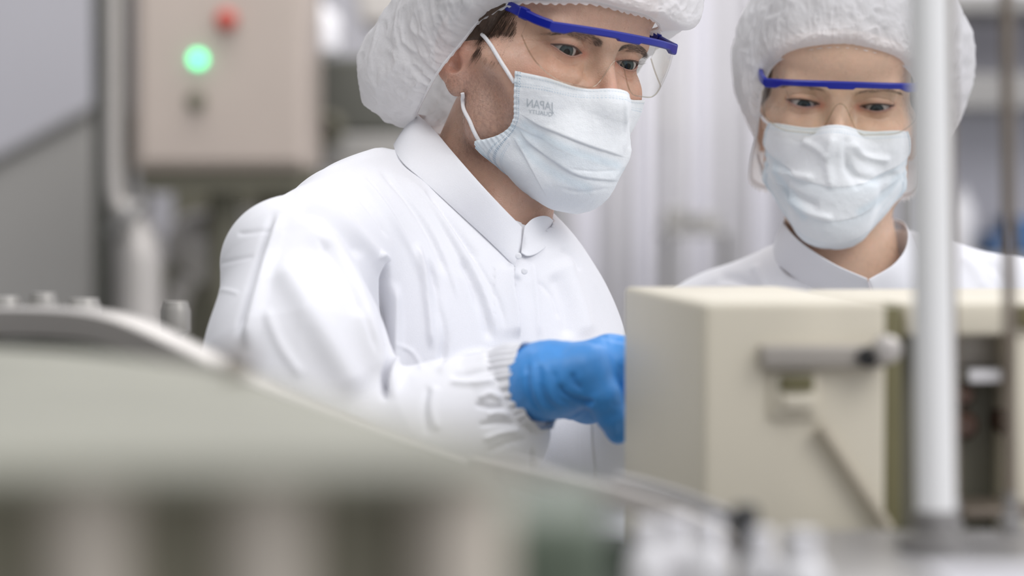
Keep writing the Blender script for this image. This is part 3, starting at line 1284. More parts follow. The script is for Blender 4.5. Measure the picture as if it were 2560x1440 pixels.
def build_person_body(fr, f, prm, extra, person, xs, ys, zs, fine_z):
    hd = world_head(fr, f)

    def body(P):
        return smin(hd(P), extra(P), 0.02)
    V, Q = sdf_mesh(body, xs, ys, zs)
    V = snap(body, V, 0.0004, 2, 0.002)
    sel1 = lambda C: (lambda l: (l[:, 1] < 100) & (l[:, 2] > -60) & (l[:, 2] < 75))(fr.l(C))
    V, Q = refine(V, Q, sel1)
    ex = prm['eye_x']
    for rad, e in ((24, 0.0002), (19, 0.0001)):
        V, Q = refine(V, Q, lambda C: (lambda l: (np.hypot(np.abs(l[:, 0]) - ex, l[:, 2] * 1.2) < rad) & (l[:, 1] < 10))(fr.l(C)))
    l = fr.l(V)
    nr = ln(l - np.array([0, 50, 0])) < 120
    V[nr] = snap(body, V[nr], 0.00015, 3, 0.001)
    l = fr.l(V)
    N = vnormals(V, Q)
    st = head_strokes(l, N, prm.get('strokes', []))
    V = V + N * (st * 0.001)[:, None]
    o = put('body', V, Q, MATS['skin'], person, True, {'col': skin_colors(l, prm, None)})
    return o


MP['strokes'] = [([(17, 2.5), (24, 7.5), (32, 8.3), (41, 6.5), (49, 1)], 0.8, -0.9),
                 ([(16, -7), (24, -11), (34, -12.5), (44, -9)], 1.2, -0.6),
                 ([(18, -10), (26, -15), (36, -17)], 2.2, 0.5),
                 ([(13, -10), (20, -22), (30, -32)], 2.0, -0.7),
                 ([(50, 1), (56, -1), (60, -4)], 0.8, -0.4), ([(50, -2), (55, -6), (59, -11)], 0.8, -0.4)]
man = empty('person', tuple(W(1000, 720, 2.1)[:2]) + (0,), 'man in white coat leaning right, blue gloved hand reaching behind the beige box', 'person')


def man_extra(P):
    nb = MF.w([(0, 84, -70)])[0]
    nk = W(1175, 540, 2.005)
    d = cone(P, nb, nk, 0.051, 0.050)
    d = smin(d, cone(P, MF.w([(0, 54, -90)])[0], W(1268, 572, 1.95), 0.028, 0.035), 0.02)
    ch = W(1060, 850, 2.02)
    Rt = rotz(math.radians(48))
    d = smin(d, ell(P, ch, (0.14, 0.085, 0.115), Rt), 0.03)
    d = smin(d, ell(P, ch + np.array([-0.02, 0.03, -0.20]), (0.13, 0.09, 0.22), Rt), 0.05)
    return d


build_person_body(MF, mf, MP, man_extra, man, np.arange(-0.27, 0.20, 0.002), np.arange(1.78, 2.24, 0.002),
                  np.concatenate([np.arange(0.98, 1.36, 0.006), np.arange(1.36, 1.78, 0.002)]), None)
build_eyes(MF, mf, MP, man)
MEDGE = [(0, -27, 38), (30, -22, 38), (54, -10, 33), (66, 22, 28), (72, 52, 13), (77, 68, -10), (83, 82, -34), (80, 100, -58), (66, 125, -74), (40, 150, -82), (0, 160, -84)]
MEDGE = MEDGE + [(-x, y, z) for x, y, z in MEDGE[-2:0:-1]]


def man_puff(d):
    s = np.array([-0.5, 0.66, -0.56])
    s /= np.linalg.norm(s)
    k = np.clip(d @ s, 0, 1)
    ry = 106 - 14 * np.tanh(d[:, 1] * 3)      # fuller over the forehead, flatter at the back
    r = 1 / np.sqrt((d[:, 0] / 106) ** 2 + (d[:, 1] / ry) ** 2 + (d[:, 2] / 108) ** 2)
    s2 = np.array([0.80, -0.58, 0.14])
    s2 /= np.linalg.norm(s2)
    return r + 62 * k ** 9 + 25 * np.clip(d @ s2, 0, 1) ** 5


build_cap(MF, man, MEDGE, man_puff, (0, 0.35, 0.94), 2, MATS['cap_cloth'])
MHAIR = [(0, -22, 56), (28, -17, 54), (46, -2, 46), (60, 20, 34), (67, 36, 14), (71, 50, -6), (70, 78, -10), (68, 108, -40), (44, 150, -60), (0, 164, -62)]
MHAIR = MHAIR + [(-x, y, z) for x, y, z in MHAIR[-2:0:-1]]
build_hair(MF, mf, man, MHAIR, (0, 0.5, 0.86), 4, dict(n=1500, y0=24, y1=56, z0=-12, z1=36, len=(8, 18)))
build_glasses(MF, man, dict(hw=64, yf=-38, yc=-20, z=17, drop=1.0, bh=6.0, piv=(0, 0, 17), roll=-2.5, off=(2, 0, 0), side=26, lz=27, nw=13, nz=-2, tuck=8))
MKS = [([(1572, 398), (1456, 360), (1356, 318), (1296, 284)], 9, 0.0022, 'step'),
       ([(1560, 455), (1452, 442), (1381, 400), (1322, 356), (1292, 318)], 9, 0.0022, 'step'),
       ([(1370, 500), (1340, 445), (1308, 387), (1280, 340)], 8, 0.0018, 'step'),
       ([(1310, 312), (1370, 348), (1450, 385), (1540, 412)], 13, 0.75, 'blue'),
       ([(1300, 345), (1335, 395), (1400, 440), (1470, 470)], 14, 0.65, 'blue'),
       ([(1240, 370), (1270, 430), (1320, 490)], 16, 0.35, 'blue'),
       ([(1562, 228), (1566, 300), (1560, 385)], 5, 0.0011, 'ridge'),
       ([(1400, 470), (1450, 480), (1530, 470)], 4, -0.0005, 'ridge'),
       ([(1420, 420), (1480, 428), (1550, 425)], 3, -0.0004, 'ridge'),
       ([(1580, 360), (1560, 410), (1520, 455)], 8, 0.0012, 'ridge')]
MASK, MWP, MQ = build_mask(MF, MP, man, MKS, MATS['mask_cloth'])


# ear loops: cords over the skin from the mask's corners to behind the ear
def cord(fr, f, pts, parent, r=0.0016, off=1.8, n=50):
    """pts: pixels on the near side; the cord lies just above the skin and what it passes over"""
    L = [fr.hit(f, *p) if len(p) == 2 else np.array(p[2:], float) for p in pts]
    cl = catmull(L, n)
    out = []
    for p in cl:
        q = p.copy()
        for _ in range(6):
            v = float(f(q[None])[0])
            if v < off:
                q = q + (off - v) * grad(f, q[None], 0.3)[0]
        out.append(fr.w(q)[0])
    MB().tube(out, r, 10).build('ear_loop', MATS['elastic'], parent)


def over(fa, fb):
    return lambda P: np.minimum(fa(P), fb(P))


mform = mask_form(MP)
cord(MF, mf, [(1210, 88), (1230, 118), (1262, 165), (1290, 206)], MASK)
cord(MF, mf, [(1156, 230), (1163, 262), (1179, 305), (1203, 352)], MASK)


# printed words on the mask, seen through the cloth the wrong way round
def mask_text(txt, x0, x1, y, hgt, slope, WP, Q, parent):
    cu = bpy.data.curves.new('lettering', 'FONT')
    cu.body = txt
    cu.size = 1.0
    tmp = bpy.data.objects.new('tmp', cu)
    col.objects.link(tmp)
    bpy.context.view_layer.update()
    me = bpy.data.meshes.new_from_object(tmp.evaluated_get(bpy.context.evaluated_depsgraph_get()))
    bpy.data.objects.remove(tmp)
    bm = bmesh.new()
    bm.from_mesh(me)
    bmesh.ops.triangulate(bm, faces=bm.faces[:])
    bmesh.ops.subdivide_edges(bm, edges=[e for e in bm.edges if e.calc_length() > 0.1], cuts=2)
    bm.verts.index_update()
    V = np.array([v.co[:] for v in bm.verts])
    Fc = [[v.index for v in f.verts] for f in bm.faces]
    bm.free()
    w = V[:, 0].max() - V[:, 0].min()
    u = (V[:, 0] - V[:, 0].min()) / w
    u = 1 - u
    bvh = BVHTree.FromPolygons([tuple(v) for v in WP], [tuple(int(i) for i in q) for q in Q])
    out = []
    for ui, vv in zip(u, V[:, 1]):
        px = x0 + (x1 - x0) * ui
        py = y + slope * (px - x0) - vv * hgt / 0.7
        d = Vector(W(px, py, 1.0) - CP).normalized()
        h, n, _, _ = bvh.ray_cast(Vector(CP), d)
        out.append(np.array(h - d * 0.00025) if h else W(px, py, 1.83))
    put('printed_lettering', np.array(out), Fc, MATS['ink'], parent, False)


mat('ink', (0.50, 0.54, 0.57), rough=0.8)
mask_text('JAPAN', 1317, 1385, 267, 21, 0.15, MWP, MQ, MASK)
mask_text('QUALITY', 1321, 1381, 283, 10, 0.13, MWP, MQ, MASK)


# ------------------------------------------------------------------ coats
def rot_to(yaw): return rotz(math.radians(yaw))


def plane_of(a, b, c):
    n = np.cross(b - a, c - a)
    n /= np.linalg.norm(n)
    if n[2] < 0: n = -n
    return a, n


def man_coat(P):
    sh = W(735, 648, 1.82)
    d = cone(P, sh, W(1040, 536, 2.0), 0.0465, 0.050)
    d = smin(d, cone(P, W(722, 668, 1.81), W(890, 592, 1.90), 0.049, 0.050), 0.01)
    d = smin(d, ell(P, W(1030, 840, 2.00), (0.165, 0.115, 0.145), rot_to(48)), 0.05)
    d = smin(d, cone(P, W(1120, 560, 2.0), W(1230, 680, 1.97), 0.052, 0.045), 0.04)
    d = smin(d, cone(P, W(1190, 670, 2.0), W(1330, 860, 2.10), 0.042, 0.055), 0.05)
    d = smin(d, ell(P, W(1215, 1020, 1.95), (0.105, 0.085, 0.15), rot_to(30)), 0.06)
    d = smin(d, ell(P, W(1170, 1250, 1.99), (0.15, 0.12, 0.2), rot_to(40)), 0.08)
    b = np.array([-0.05, 2.02, 1.15])
    d = smin(d, cone(P, b, b + np.array([0.0, 0.02, -0.6]), 0.14, 0.175), 0.06)
    d = smax(d, 0.58 - P[:, 2], 0.01)
    # far sleeve
    a = cone(P, W(1340, 880, 2.09), W(1440, 1200, 2.0), 0.05, 0.06)
    a = smin(a, cone(P, W(1440, 1200, 2.0), W(1660, 960, 1.76), 0.055, 0.035), 0.02)
    d = smin(d, a, 0.02)
    # near sleeve: wide upper arm, forearm lifted forward
    s = cone(P, W(722, 668, 1.81), W(742, 900, 1.77), 0.049, 0.066)
    s = smin(s, cone(P, W(740, 900, 1.77), W(750, 1330, 1.73), 0.064, 0.068), 0.02)
    s = smin(s, cone(P, W(750, 1330, 1.75), W(1120, 1095, 1.75), 0.068, 0.053), 0.02)
    s = smin(s, cone(P, W(1120, 1095, 1.75), W(1243, 998, 1.74), 0.053, 0.031), 0.03)
    s = smin(s, ell(P, W(1225, 1085, 1.745), (0.042, 0.038, 0.038)), 0.02)
    d = smin(d, s, 0.008)
    # hollow of the neck
    h = cone(P, W(1268, 588, 1.948), W(1175, 440, 1.985), 0.037, 0.051)
    h = np.minimum(h, cone(P, W(1165, 440, 1.99), W(1100, 200, 1.99), 0.050, 0.082))
    return smax(d, -h, 0.004)


NECK = plane_of(W(990, 372, 1.945), W(1318, 640, 1.915), W(1215, 480, 2.09))


def whit(f, px, py, y0=1.3, y1=2.4):
    """first point of a world space solid along the ray of a pixel"""
    a = W(px, py, y0)
    d = (W(px, py, 1.0) - CP)
    d /= np.linalg.norm(d)
    t = 0
    best = (1e9, 0)
    for _ in range(300):
        v = float(f((a + d * t)[None])[0])
        if v < best[0]: best = (v, t)
        if v < 0.0002: break
        t += max(v * 0.8, 0.0005)
        if t > y1 - y0: break
    return a + d * best[1]


def build_coat(f, xs, ys, zs, strk, person, sel=None, noise=0.0012, seed=1, ns=(9, 9, 5)):
    V, Q = sdf_mesh(f, xs, ys, zs)
    V = snap(f, V, 0.0008, 2, 0.003)
    if sel: V, Q = refine(V, Q, sel)
    if sel: V = snap(f, V, 0.0005, 1, 0.001)
    N = vnormals(V, Q)
    # soft rumpling of thin cloth: stretched creased noise
    n = fbm(V * np.array(ns) + 0.3 * fbm(V * 6, 5)[:, None], seed, 3)
    n2 = 1 - 2 * np.abs(vnoise(V * np.array(ns) * 2.6 + 3, seed + 9))
    V = V + N * (noise * (1.6 * n + 0.5 * n2))[:, None]
    dd, _ = apply_strokes(V, N, strk)
    V = V + N * (dd * 1.6)[:, None]
    return put('coat', V, Q, MATS['coat_cloth'], person)


MS = [
    # sleeve seam over the shoulder and the long fold running down from it
    ([(700, 530), (684, 590), (664, 660), (640, 760), (612, 880)], 16, 0.0035, 'ridge'),
    ([(690, 520), (668, 590), (645, 670), (618, 760), (592, 850)], 10, -0.0028, 'ridge'),
    ([(715, 500), (770, 496), (830, 520), (890, 580), (940, 640), (965, 700)], 16, 0.003, 'ridge'),
    ([(740, 530), (800, 540), (860, 590), (905, 650)], 14, -0.0022, 'ridge'),
    ([(712, 478), (780, 440), (860, 405), (980, 368)], 7, 0.002, 'ridge'),
    ([(590, 585), (640, 580), (685, 572)], 6, -0.0006, 'ridge'),
    ([(690, 640), (740, 720), (800, 820), (860, 930), (905, 1000)], 36, 0.004, 'ridge'),
    ([(760, 560), (840, 640), (900, 760), (940, 880), (950, 980)], 26, 0.0035, 'ridge'),
    ([(800, 600), (860, 700), (900, 800)], 14, -0.002, 'ridge'),
    # armpit gap
    ([(938, 632), (958, 645), (968, 656)], 9, 0.003, 'ridge'),
    ([(966, 640), (962, 720), (962, 800), (964, 900), (960, 1010)], 8, -0.009, 'ridge'),
    ([(985, 700), (990, 800), (990, 900), (980, 1000)], 12, 0.004, 'ridge'),
    # chest drapes
    ([(880, 420), (950, 500), (1010, 590), (1060, 680), (1100, 780), (1110, 900)], 11, 0.0022, 'ridge'),
    ([(940, 410), (1020, 500), (1080, 600), (1120, 700)], 9, -0.0018, 'ridge'),
    ([(1000, 430), (1080, 520), (1150, 620), (1210, 740), (1240, 850)], 12, 0.0022, 'ridge'),
    ([(1060, 470), (1130, 560), (1200, 660)], 9, -0.0018, 'ridge'),
    ([(1070, 640), (1090, 740), (1110, 840), (1100, 930)], 9, -0.0030, 'ridge'),
    ([(1040, 600), (1060, 700), (1075, 800), (1080, 880)], 9, 0.0028, 'ridge'),
    ([(1150, 640), (1190, 720), (1215, 800), (1225, 860)], 11, -0.0020, 'ridge'),
    ([(985, 860), (1030, 880), (1060, 930)], 6, 0.0007, 'ridge'),
    # finer creases of the thin cloth
    ([(905, 430), (985, 540), (1040, 640), (1075, 730)], 5, -0.0010, 'ridge'),
    ([(960, 420), (1050, 530), (1110, 640), (1150, 760)], 5, 0.0010, 'ridge'),
    ([(1020, 450), (1100, 560), (1170, 690), (1200, 800)], 5, -0.0010, 'ridge'),
    ([(1090, 500), (1170, 620), (1240, 740), (1265, 830)], 5, -0.0010, 'ridge'),
    ([(850, 440), (920, 520), (975, 600)], 5, -0.0010, 'ridge'),
    ([(780, 590), (850, 680), (905, 800), (935, 900)], 6, -0.0012, 'ridge'),
    ([(660, 760), (700, 860), (760, 950)], 14, 0.0010, 'ridge'),
    ([(545, 660), (590, 650), (640, 640)], 5, -0.0004, 'ridge'),
    ([(530, 730), (560, 725), (600, 735)], 5, 0.0004, 'ridge'),
    ([(1400, 620), (1430, 640), (1450, 680)], 8, -0.0012, 'ridge'),
    ([(1340, 700), (1380, 740), (1400, 800)], 7, -0.0010, 'ridge'),
    # button placket
    ([(1286, 650), (1287, 720), (1298, 780), (1303, 850)], 10, 0.0035, 'step'),
    ([(1330, 640), (1340, 720), (1350, 850)], 8, 0.0010, 'ridge'),
    ([(1400, 640), (1440, 740), (1470, 850)], 22, 0.003, 'ridge'),
    ([(1380, 680), (1410, 760), (1420, 850)], 16, -0.002, 'ridge'),
    ([(1330, 1110), (1332, 1200), (1336, 1300)], 5, -0.002, 'ridge'),
    ([(1480, 1010), (1485, 1120), (1500, 1300)], 6, 0.0010, 'step'),
    # forearm gathers towards the cuff
    ([(1090, 935), (1130, 905), (1180, 888), (1232, 886)], 12, 0.0016, 'ridge'),
    ([(1125, 940), (1165, 936), (1238, 918)], 7, -0.0016, 'ridge'),
    ([(1120, 955), (1180, 958), (1243, 950)], 7, 0.0013, 'ridge'),
    ([(1195, 1000), (1225, 985), (1255, 1000)], 7, 0.0018, 'ridge'),
    ([(1185, 1010), (1220, 1018), (1262, 1016)], 5, -0.0018, 'ridge'),
    ([(1215, 1040), (1245, 1032), (1275, 1040)], 6, 0.0014, 'ridge'),
    ([(1195, 1062), (1240, 1056), (1290, 1058)], 5, -0.0016, 'ridge'),
    ([(1205, 1100), (1250, 1082), (1305, 1075)], 7, 0.0016, 'ridge'),
    ([(1215, 1130), (1265, 1108), (1320, 1095)], 6, -0.0014, 'ridge'),
    ([(1090, 960), (1080, 1020), (1095, 1080)], 10, 0.0014, 'ridge'),
    ([(1070, 960), (1060, 1030), (1070, 1090)], 8, -0.0012, 'ridge'),
]
mcoat = build_coat(man_coat, np.arange(-0.27, 0.20, 0.003), np.arange(1.54, 2.26, 0.003),
                   np.concatenate([np.arange(0.54, 1.14, 0.012), np.arange(1.14, 1.60, 0.003)]), MS, man,
                   lambda C: (C[:, 2] > 1.24) & (C[:, 1] < 2.02))


def strip(rows_a, rows_b, n, thick, name, m, parent, bulge=0.0, mid=7):
    """a band of cloth between two space curves"""
    A = catmull(rows_a, n)
    B = catmull(rows_b, n)
    V = []
    for i in range(n):
        for j in range(mid):
            f = j / (mid - 1)
            p = A[i] * (1 - f) + B[i] * f
            V.append(p)
    V = np.array(V)
    i, j = np.meshgrid(np.arange(n - 1), np.arange(mid - 1), indexing='ij')
    Q = np.stack([i * mid + j, (i + 1) * mid + j, (i + 1) * mid + j + 1, i * mid + j + 1], -1).reshape(-1, 4)
    if bulge:
        N = vnormals(V, Q)
        f = np.tile(np.linspace(0, 1, mid), n)
        V = V + N * (bulge * np.sin(np.pi * f))[:, None]
    o = put(name, V, Q, m, parent)
    md = o.modifiers.new('solid', 'SOLIDIFY')
    md.thickness = thick
    md.offset = 0
    bv = o.modifiers.new('bevel', 'BEVEL')
    bv.width = thick * 0.4
    bv.segments = 2
    bv.limit_method = 'ANGLE'
    return o


# stand collar, round the back of the neck and down to the throat
def on(px, py, back=0.002):
    return whit(man_coat, px, py) + np.array([0, -back, 0])


mbody = lambda P: smin(world_head(MF, mf)(P), man_extra(P), 0.02)
nk_ = lambda px, py, b=0.006: whit(mbody, px, py) + np.array([0, -b, 0])
top = [W(1304, 568, 1.893), W(1255, 517, 1.883), W(1200, 458, 1.888), W(1130, 378, 1.925), W(1085, 325, 1.955), W(1048, 289, 1.965), W(1052, 287, 2.00), W(1090, 300, 2.045), W(1170, 360, 2.06), W(1260, 460, 2.045), W(1340, 530, 1.99), W(1368, 540, 1.945), W(1362, 548, 1.925)]
bot = [on(1288, 668), on(1222, 602), on(1146, 532), on(1060, 454), on(1005, 405), W(985, 366, 1.965), W(1000, 372, 2.03), W(1090, 400, 2.08), W(1200, 460, 2.09), W(1290, 560, 2.06), W(1350, 620, 2.0), W(1350, 640, 1.95), W(1318, 645, 1.915)]
strip(top, bot, 100, 0.0014, 'collar', MATS['coat_cloth'], mcoat, 0.0015)
strip([W(1311, 566, 1.90), W(1330, 548, 1.905), W(1352, 540, 1.913), W(1370, 541, 1.925), W(1382, 550, 1.945)], [W(1302, 632, 1.886), W(1318, 640, 1.886), W(1338, 636, 1.893), W(1360, 622, 1.905), W(1388, 600, 1.93)], 24, 0.0014, 'collar_end', MATS['coat_cloth'], mcoat, 0.003)
m = MB()
for p in ((1296, 640), (1311, 678)):
    m.lathe(W(p[0], p[1], 1.872), [(0.0005, -0.001), (0.0022, -0.0008), (0.0026, 0), (0.0022, 0.0007), (0.001, 0.001), (0.0003, 0.0008)], 20, axis=(0.2, -1, 0.1))
mat('press_stud', (0.78, 0.78, 0.80), rough=0.25)
m.build('press_stud', MATS['press_stud'], mcoat)


# gathered elastic cuff
def cuff(a, b, up, r0, r1, parent, n=220, mm=26, waves=34):
    a, b = np.array(a), np.array(b)
    ax = (b - a) / np.linalg.norm(b - a)
    L = np.linalg.norm(b - a)
    u = np.array(up) - ax * (np.array(up) @ ax)
    u /= np.linalg.norm(u)
    w = np.cross(ax, u)
    th = 2 * np.pi * np.arange(n) / n
    wob = vnoise(np.stack([np.cos(th) * 4, np.sin(th) * 4, th * 0], 1), 3)
    rip = np.sin(th * waves + 2.5 * wob)
    V = []
    for j in range(mm):
        f = j / (mm - 1)
        r = r0 * (1 - f) + r1 * f + 0.0022 * math.sin(math.pi * f) + 0.003 * math.exp(-(f / 0.12) ** 2) + 0.0016 * max(0, (f - .8) / .2)
        rr = r + 0.0013 * rip * (0.3 + 0.9 * math.sin(math.pi * min(f * 1.1, 1))) + 0.0012 * wob * f
        P = a + ax * L * f + rr[:, None] * (np.cos(th)[:, None] * u * 1.12 + np.sin(th)[:, None] * w * 0.85)
        V.append(P)
    for j in range(4):      # turned in lip
        P = V[-1] * 1.0
        cc = a + ax * L * (1 - 0.06 * (j + 1))
        V.append(cc + (P - (a + ax * L)) * (0.97 - 0.02 * j))
    V = np.array(V).reshape(-1, 3)
    i, j = np.meshgrid(np.arange(mm + 3), np.arange(n), indexing='ij')
    j2 = (j + 1) % n
    Q = np.stack([i * n + j, i * n + j2, (i + 1) * n + j2, (i + 1) * n + j], -1).reshape(-1, 4)
    return put('cuff', V, Q, MATS['coat_cloth'], parent)


cuff(W(1250, 995, 1.740), W(1342, 966, 1.722), (0.12, 0.0, 1), 0.0300, 0.0275, mcoat)


# gloved right hand, fingers curled down towards the back of the box
def glove_sdf(P):
    wr = W(1290, 975, 1.732)
    d = cone(P, wr, W(1370, 950, 1.72), 0.0242, 0.0226)
    d = smin(d, ell(P, W(1375, 950, 1.73), (0.0258, 0.0279, 0.0242)), 0.02)
    d = smin(d, cone(P, W(1360, 965, 1.708), W(1455, 945, 1.705), 0.0183, 0.0193), 0.0161)
    mc = [W(1470, 925, 1.703), W(1500, 903, 1.722), W(1520, 893, 1.744), W(1525, 890, 1.765)]
    for i, q in enumerate(mc):
        d = smin(d, cone(P, W(1370, 945 - 5 * i, 1.712 + 0.011 * i), q, 0.0177, 0.0134), 0.0107)
    fg = [[mc[0], W(1506, 990, 1.696), W(1530, 1040, 1.7), W(1545, 1078, 1.706)],
          [mc[1], W(1562, 905, 1.718), W(1586, 985, 1.714), W(1592, 1040, 1.72)],
          [mc[2], W(1600, 885, 1.738), W(1640, 960, 1.726), W(1652, 1010, 1.722)],
          [mc[3], W(1620, 885, 1.765), W(1685, 910, 1.75), W(1730, 925, 1.73)]]
    rr = [(0.0167, 0.0127, 0.0105, 0.0088), (0.0156, 0.0124, 0.0107, 0.0092), (0.0156, 0.0124, 0.0107, 0.0095), (0.0150, 0.0120, 0.0107, 0.0095)]
    hand = d
    for pts, r in zip(fg, rr):
        e = None
        for i in range(3):
            c = cone(P, pts[i], pts[i + 1], r[i], r[i + 1])
            e = c if e is None else smin(e, c, 0.0043)
        hand = smin(hand, e, 0.0075)
    th = [W(1390, 985, 1.76), W(1470, 1010, 1.782), W(1545, 1000, 1.78), W(1600, 985, 1.77)]
    e = None
    for i in range(3):
        c = cone(P, th[i], th[i + 1], (0.0172, 0.0134, 0.0118, 0.0102)[i], (0.0134, 0.0118, 0.0102, 0.0097)[i])
        e = c if e is None else smin(e, c, 0.0054)
    return smin(hand, e, 0.0107)


def build_glove(f, name, parent, lo, hi, strk, h=0.0014):
    V, Q = sdf_mesh(f, np.arange(lo[0], hi[0], h), np.arange(lo[1], hi[1], h), np.arange(lo[2], hi[2], h))
    V = snap(f, V, 0.0004, 2, 0.002)
    N = vnormals(V, Q)
    n = 1 - 2 * np.abs(vnoise(V * np.array([190, 90, 60]) + 1.5 * vnoise(V * 40, 2)[:, None], 3))
    V = V + N * (0.00035 * n + 0.0004 * vnoise(V * 70, 5))[:, None]
    dd, _ = apply_strokes(V, N, strk)
    V = V + N * dd[:, None]
    return put(name, V, Q, MATS['glove'], parent)


GS = [([(1322, 900), (1318, 950), (1332, 1000), (1355, 1035)], 5, -0.0012, 'ridge'), ([(1335, 900), (1332, 950), (1345, 1000), (1370, 1030)], 5, 0.0012, 'ridge'),
      ([(1350, 905), (1350, 960), (1368, 1005), (1395, 1028)], 5, -0.0012, 'ridge'), ([(1368, 910), (1368, 960), (1385, 1000), (1420, 1022)], 6, 0.0012, 'ridge'),
      ([(1400, 955), (1410, 985), (1450, 1003), (1490, 1005)], 6, -0.0030, 'ridge'), ([(1385, 920), (1390, 960), (1405, 1000), (1450, 1018)], 6, -0.0012, 'ridge'),
      ([(1430, 930), (1435, 955), (1455, 975)], 6, -0.0020, 'ridge')]
wlo, whi = W(1270, 1130, 1.67), W(1775, 820, 1.82)
build_glove(glove_sdf, 'glove', man, (wlo[0], 1.655, 1.28), (whi[0], 1.83, 1.44), GS)

# ------------------------------------------------------------------ the woman
WF = Frame(-8, 9, 4, 2100, 258, 2.07)
WP_ = dict(w=0.93, eye_x=31, eyes=(14.5, 3.0, 4.0, 0.05), chin=13, brow=(13, 6), nose=((0, -13, 4), (0, -30, -28)), mouth_y=-12,
           skin=(0.70, 0.475, 0.34), ruddy=0.6, beard=0.0, iris=(0.035, 0.045, 0.05), gaze=((0.05, -1, -0.34), (0.03, -1, -0.34)),
           lashes=90, lash_len=8.5, brow_line=[(12, 9.5, 1.8), (20, 11.5, 2.4), (32, 14, 2.0), (43, 14, 1.5), (51, 10, 0.9)], brow_hairs=320,
           mask_c=(29, 20, 6, -10, -26, -40, -50, -60), mask_e=[(64, 27), (70, 20), (77, 12), (84, 4), (87, -4), (88, -10), (88, -17)],
           mask_p=2.5, pleats=[(0.34, 0.08, 1.6), (0.50, 0.10, 2.0), (0.68, 0.10, 1.8)],
           strokes=[([(17, 2.5), (24, 7.0), (32, 7.6), (41, 6.0), (49, 1)], 0.8, -0.9), ([(16, -7), (24, -10), (34, -11), (44, -8)], 1.2, -0.4)])
wf = make_head(WP_)
woman = empty('person', tuple(W(2150, 720, 2.2)[:2]) + (0,), 'woman in white coat and hair cap looking down behind the white pole', 'person')


def woman_extra(P):
    d = cone(P, WF.w([(0, 72, -72)])[0], W(2115, 720, 2.16), 0.046, 0.047)
    d = smin(d, cone(P, WF.w([(0, 45, -95)])[0], W(2125, 690, 2.145), 0.030, 0.034), 0.03)
    d = smin(d, cone(P, W(2040, 800, 2.18), W(2270, 800, 2.18), 0.04, 0.04), 0.02)
    d = smin(d, ell(P, W(2150, 1000, 2.18), (0.13, 0.085, 0.10)), 0.03)
    d = smin(d, ell(P, W(2150, 1300, 2.19), (0.12, 0.085, 0.16)), 0.05)
    return d


build_person_body(WF, wf, WP_, woman_extra, woman, np.arange(0.14, 0.46, 0.002), np.arange(1.98, 2.30, 0.002),
                  np.concatenate([np.arange(1.02, 1.32, 0.006), np.arange(1.32, 1.74, 0.002)]), None)
build_eyes(WF, wf, WP_, woman)
WEDGE = [(0, -24, 51), (25, -20, 48), (45, -6, 40), (60, 8, 27), (67, 14, 8), (69, 22, -14), (70, 34, -34), (74, 60, -60), (72, 90, -82), (50, 125, -92), (0, 140, -95)]
WEDGE = WEDGE + [(-x, y, z) for x, y, z in WEDGE[-2:0:-1]]


def woman_puff(d):
    s = np.array([0.85, 0.35, 0.0])
    s /= np.linalg.norm(s)
    k = np.clip(d @ s, 0, 1)
    r = 1 / np.sqrt((d[:, 0] / 94) ** 2 + (d[:, 1] / 118) ** 2 + (d[:, 2] / 112) ** 2)
    return r + 24 * k ** 2 - 8 * np.clip(-d[:, 2] - 0.3, 0, 1)


build_cap(WF, woman, WEDGE, woman_puff, (0, 0.35, 0.94), 6, MATS['cap_cloth'], frill=3.0, over=0.07)
WHAIR = [(0, -19, 62), (26, -14, 58), (44, 0, 50), (58, 18, 34), (64, 30, 12), (66, 45, -8), (66, 72, -14), (64, 104, -44), (40, 146, -62), (0, 158, -66)]
WHAIR = WHAIR + [(-x, y, z) for x, y, z in WHAIR[-2:0:-1]]
build_hair(WF, wf, woman, WHAIR, (0, 0.5, 0.86), 4, None)
build_glasses(WF, woman, dict(hw=64, yf=-38, yc=-18, z=19, drop=1.0, bh=5.4, piv=(0, 0, 19), roll=-1.5, off=(0, 0, 0), side=26, lz=24, nw=11, nz=2, tuck=7))
WS = [([(1925, 420), (1990, 440), (2040, 445)], 10, 0.0025, 'ridge'), ([(1935, 455), (1990, 490), (2050, 520)], 9, -0.0022, 'ridge'),
      ([(1960, 490), (2020, 530), (2090, 550)], 9, 0.002, 'ridge'), ([(2130, 350), (2160, 390), (2230, 400)], 10, 0.0022, 'ridge'),
      ([(2110, 400), (2140, 440), (2200, 450), (2250, 430)], 10, -0.0022, 'ridge'), ([(2000, 350), (2040, 370), (2075, 400)], 10, 0.0015, 'ridge'),
      ([(2085, 330), (2070, 400), (2080, 480)], 12, 0.0018, 'ridge'), ([(2120, 330), (2115, 400), (2150, 480)], 10, -0.0015, 'ridge'),
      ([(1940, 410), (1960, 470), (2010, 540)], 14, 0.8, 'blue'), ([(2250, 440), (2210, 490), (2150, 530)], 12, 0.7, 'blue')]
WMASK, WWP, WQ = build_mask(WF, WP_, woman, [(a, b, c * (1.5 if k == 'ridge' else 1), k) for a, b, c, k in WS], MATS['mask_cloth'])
cord(WF, wf, [(1928, 312), (1915, 300), (1905, 285)], WMASK, r=0.0013)
cord(WF, wf, [(1912, 440), (1900, 410), (1893, 380)], WMASK, r=0.0013)


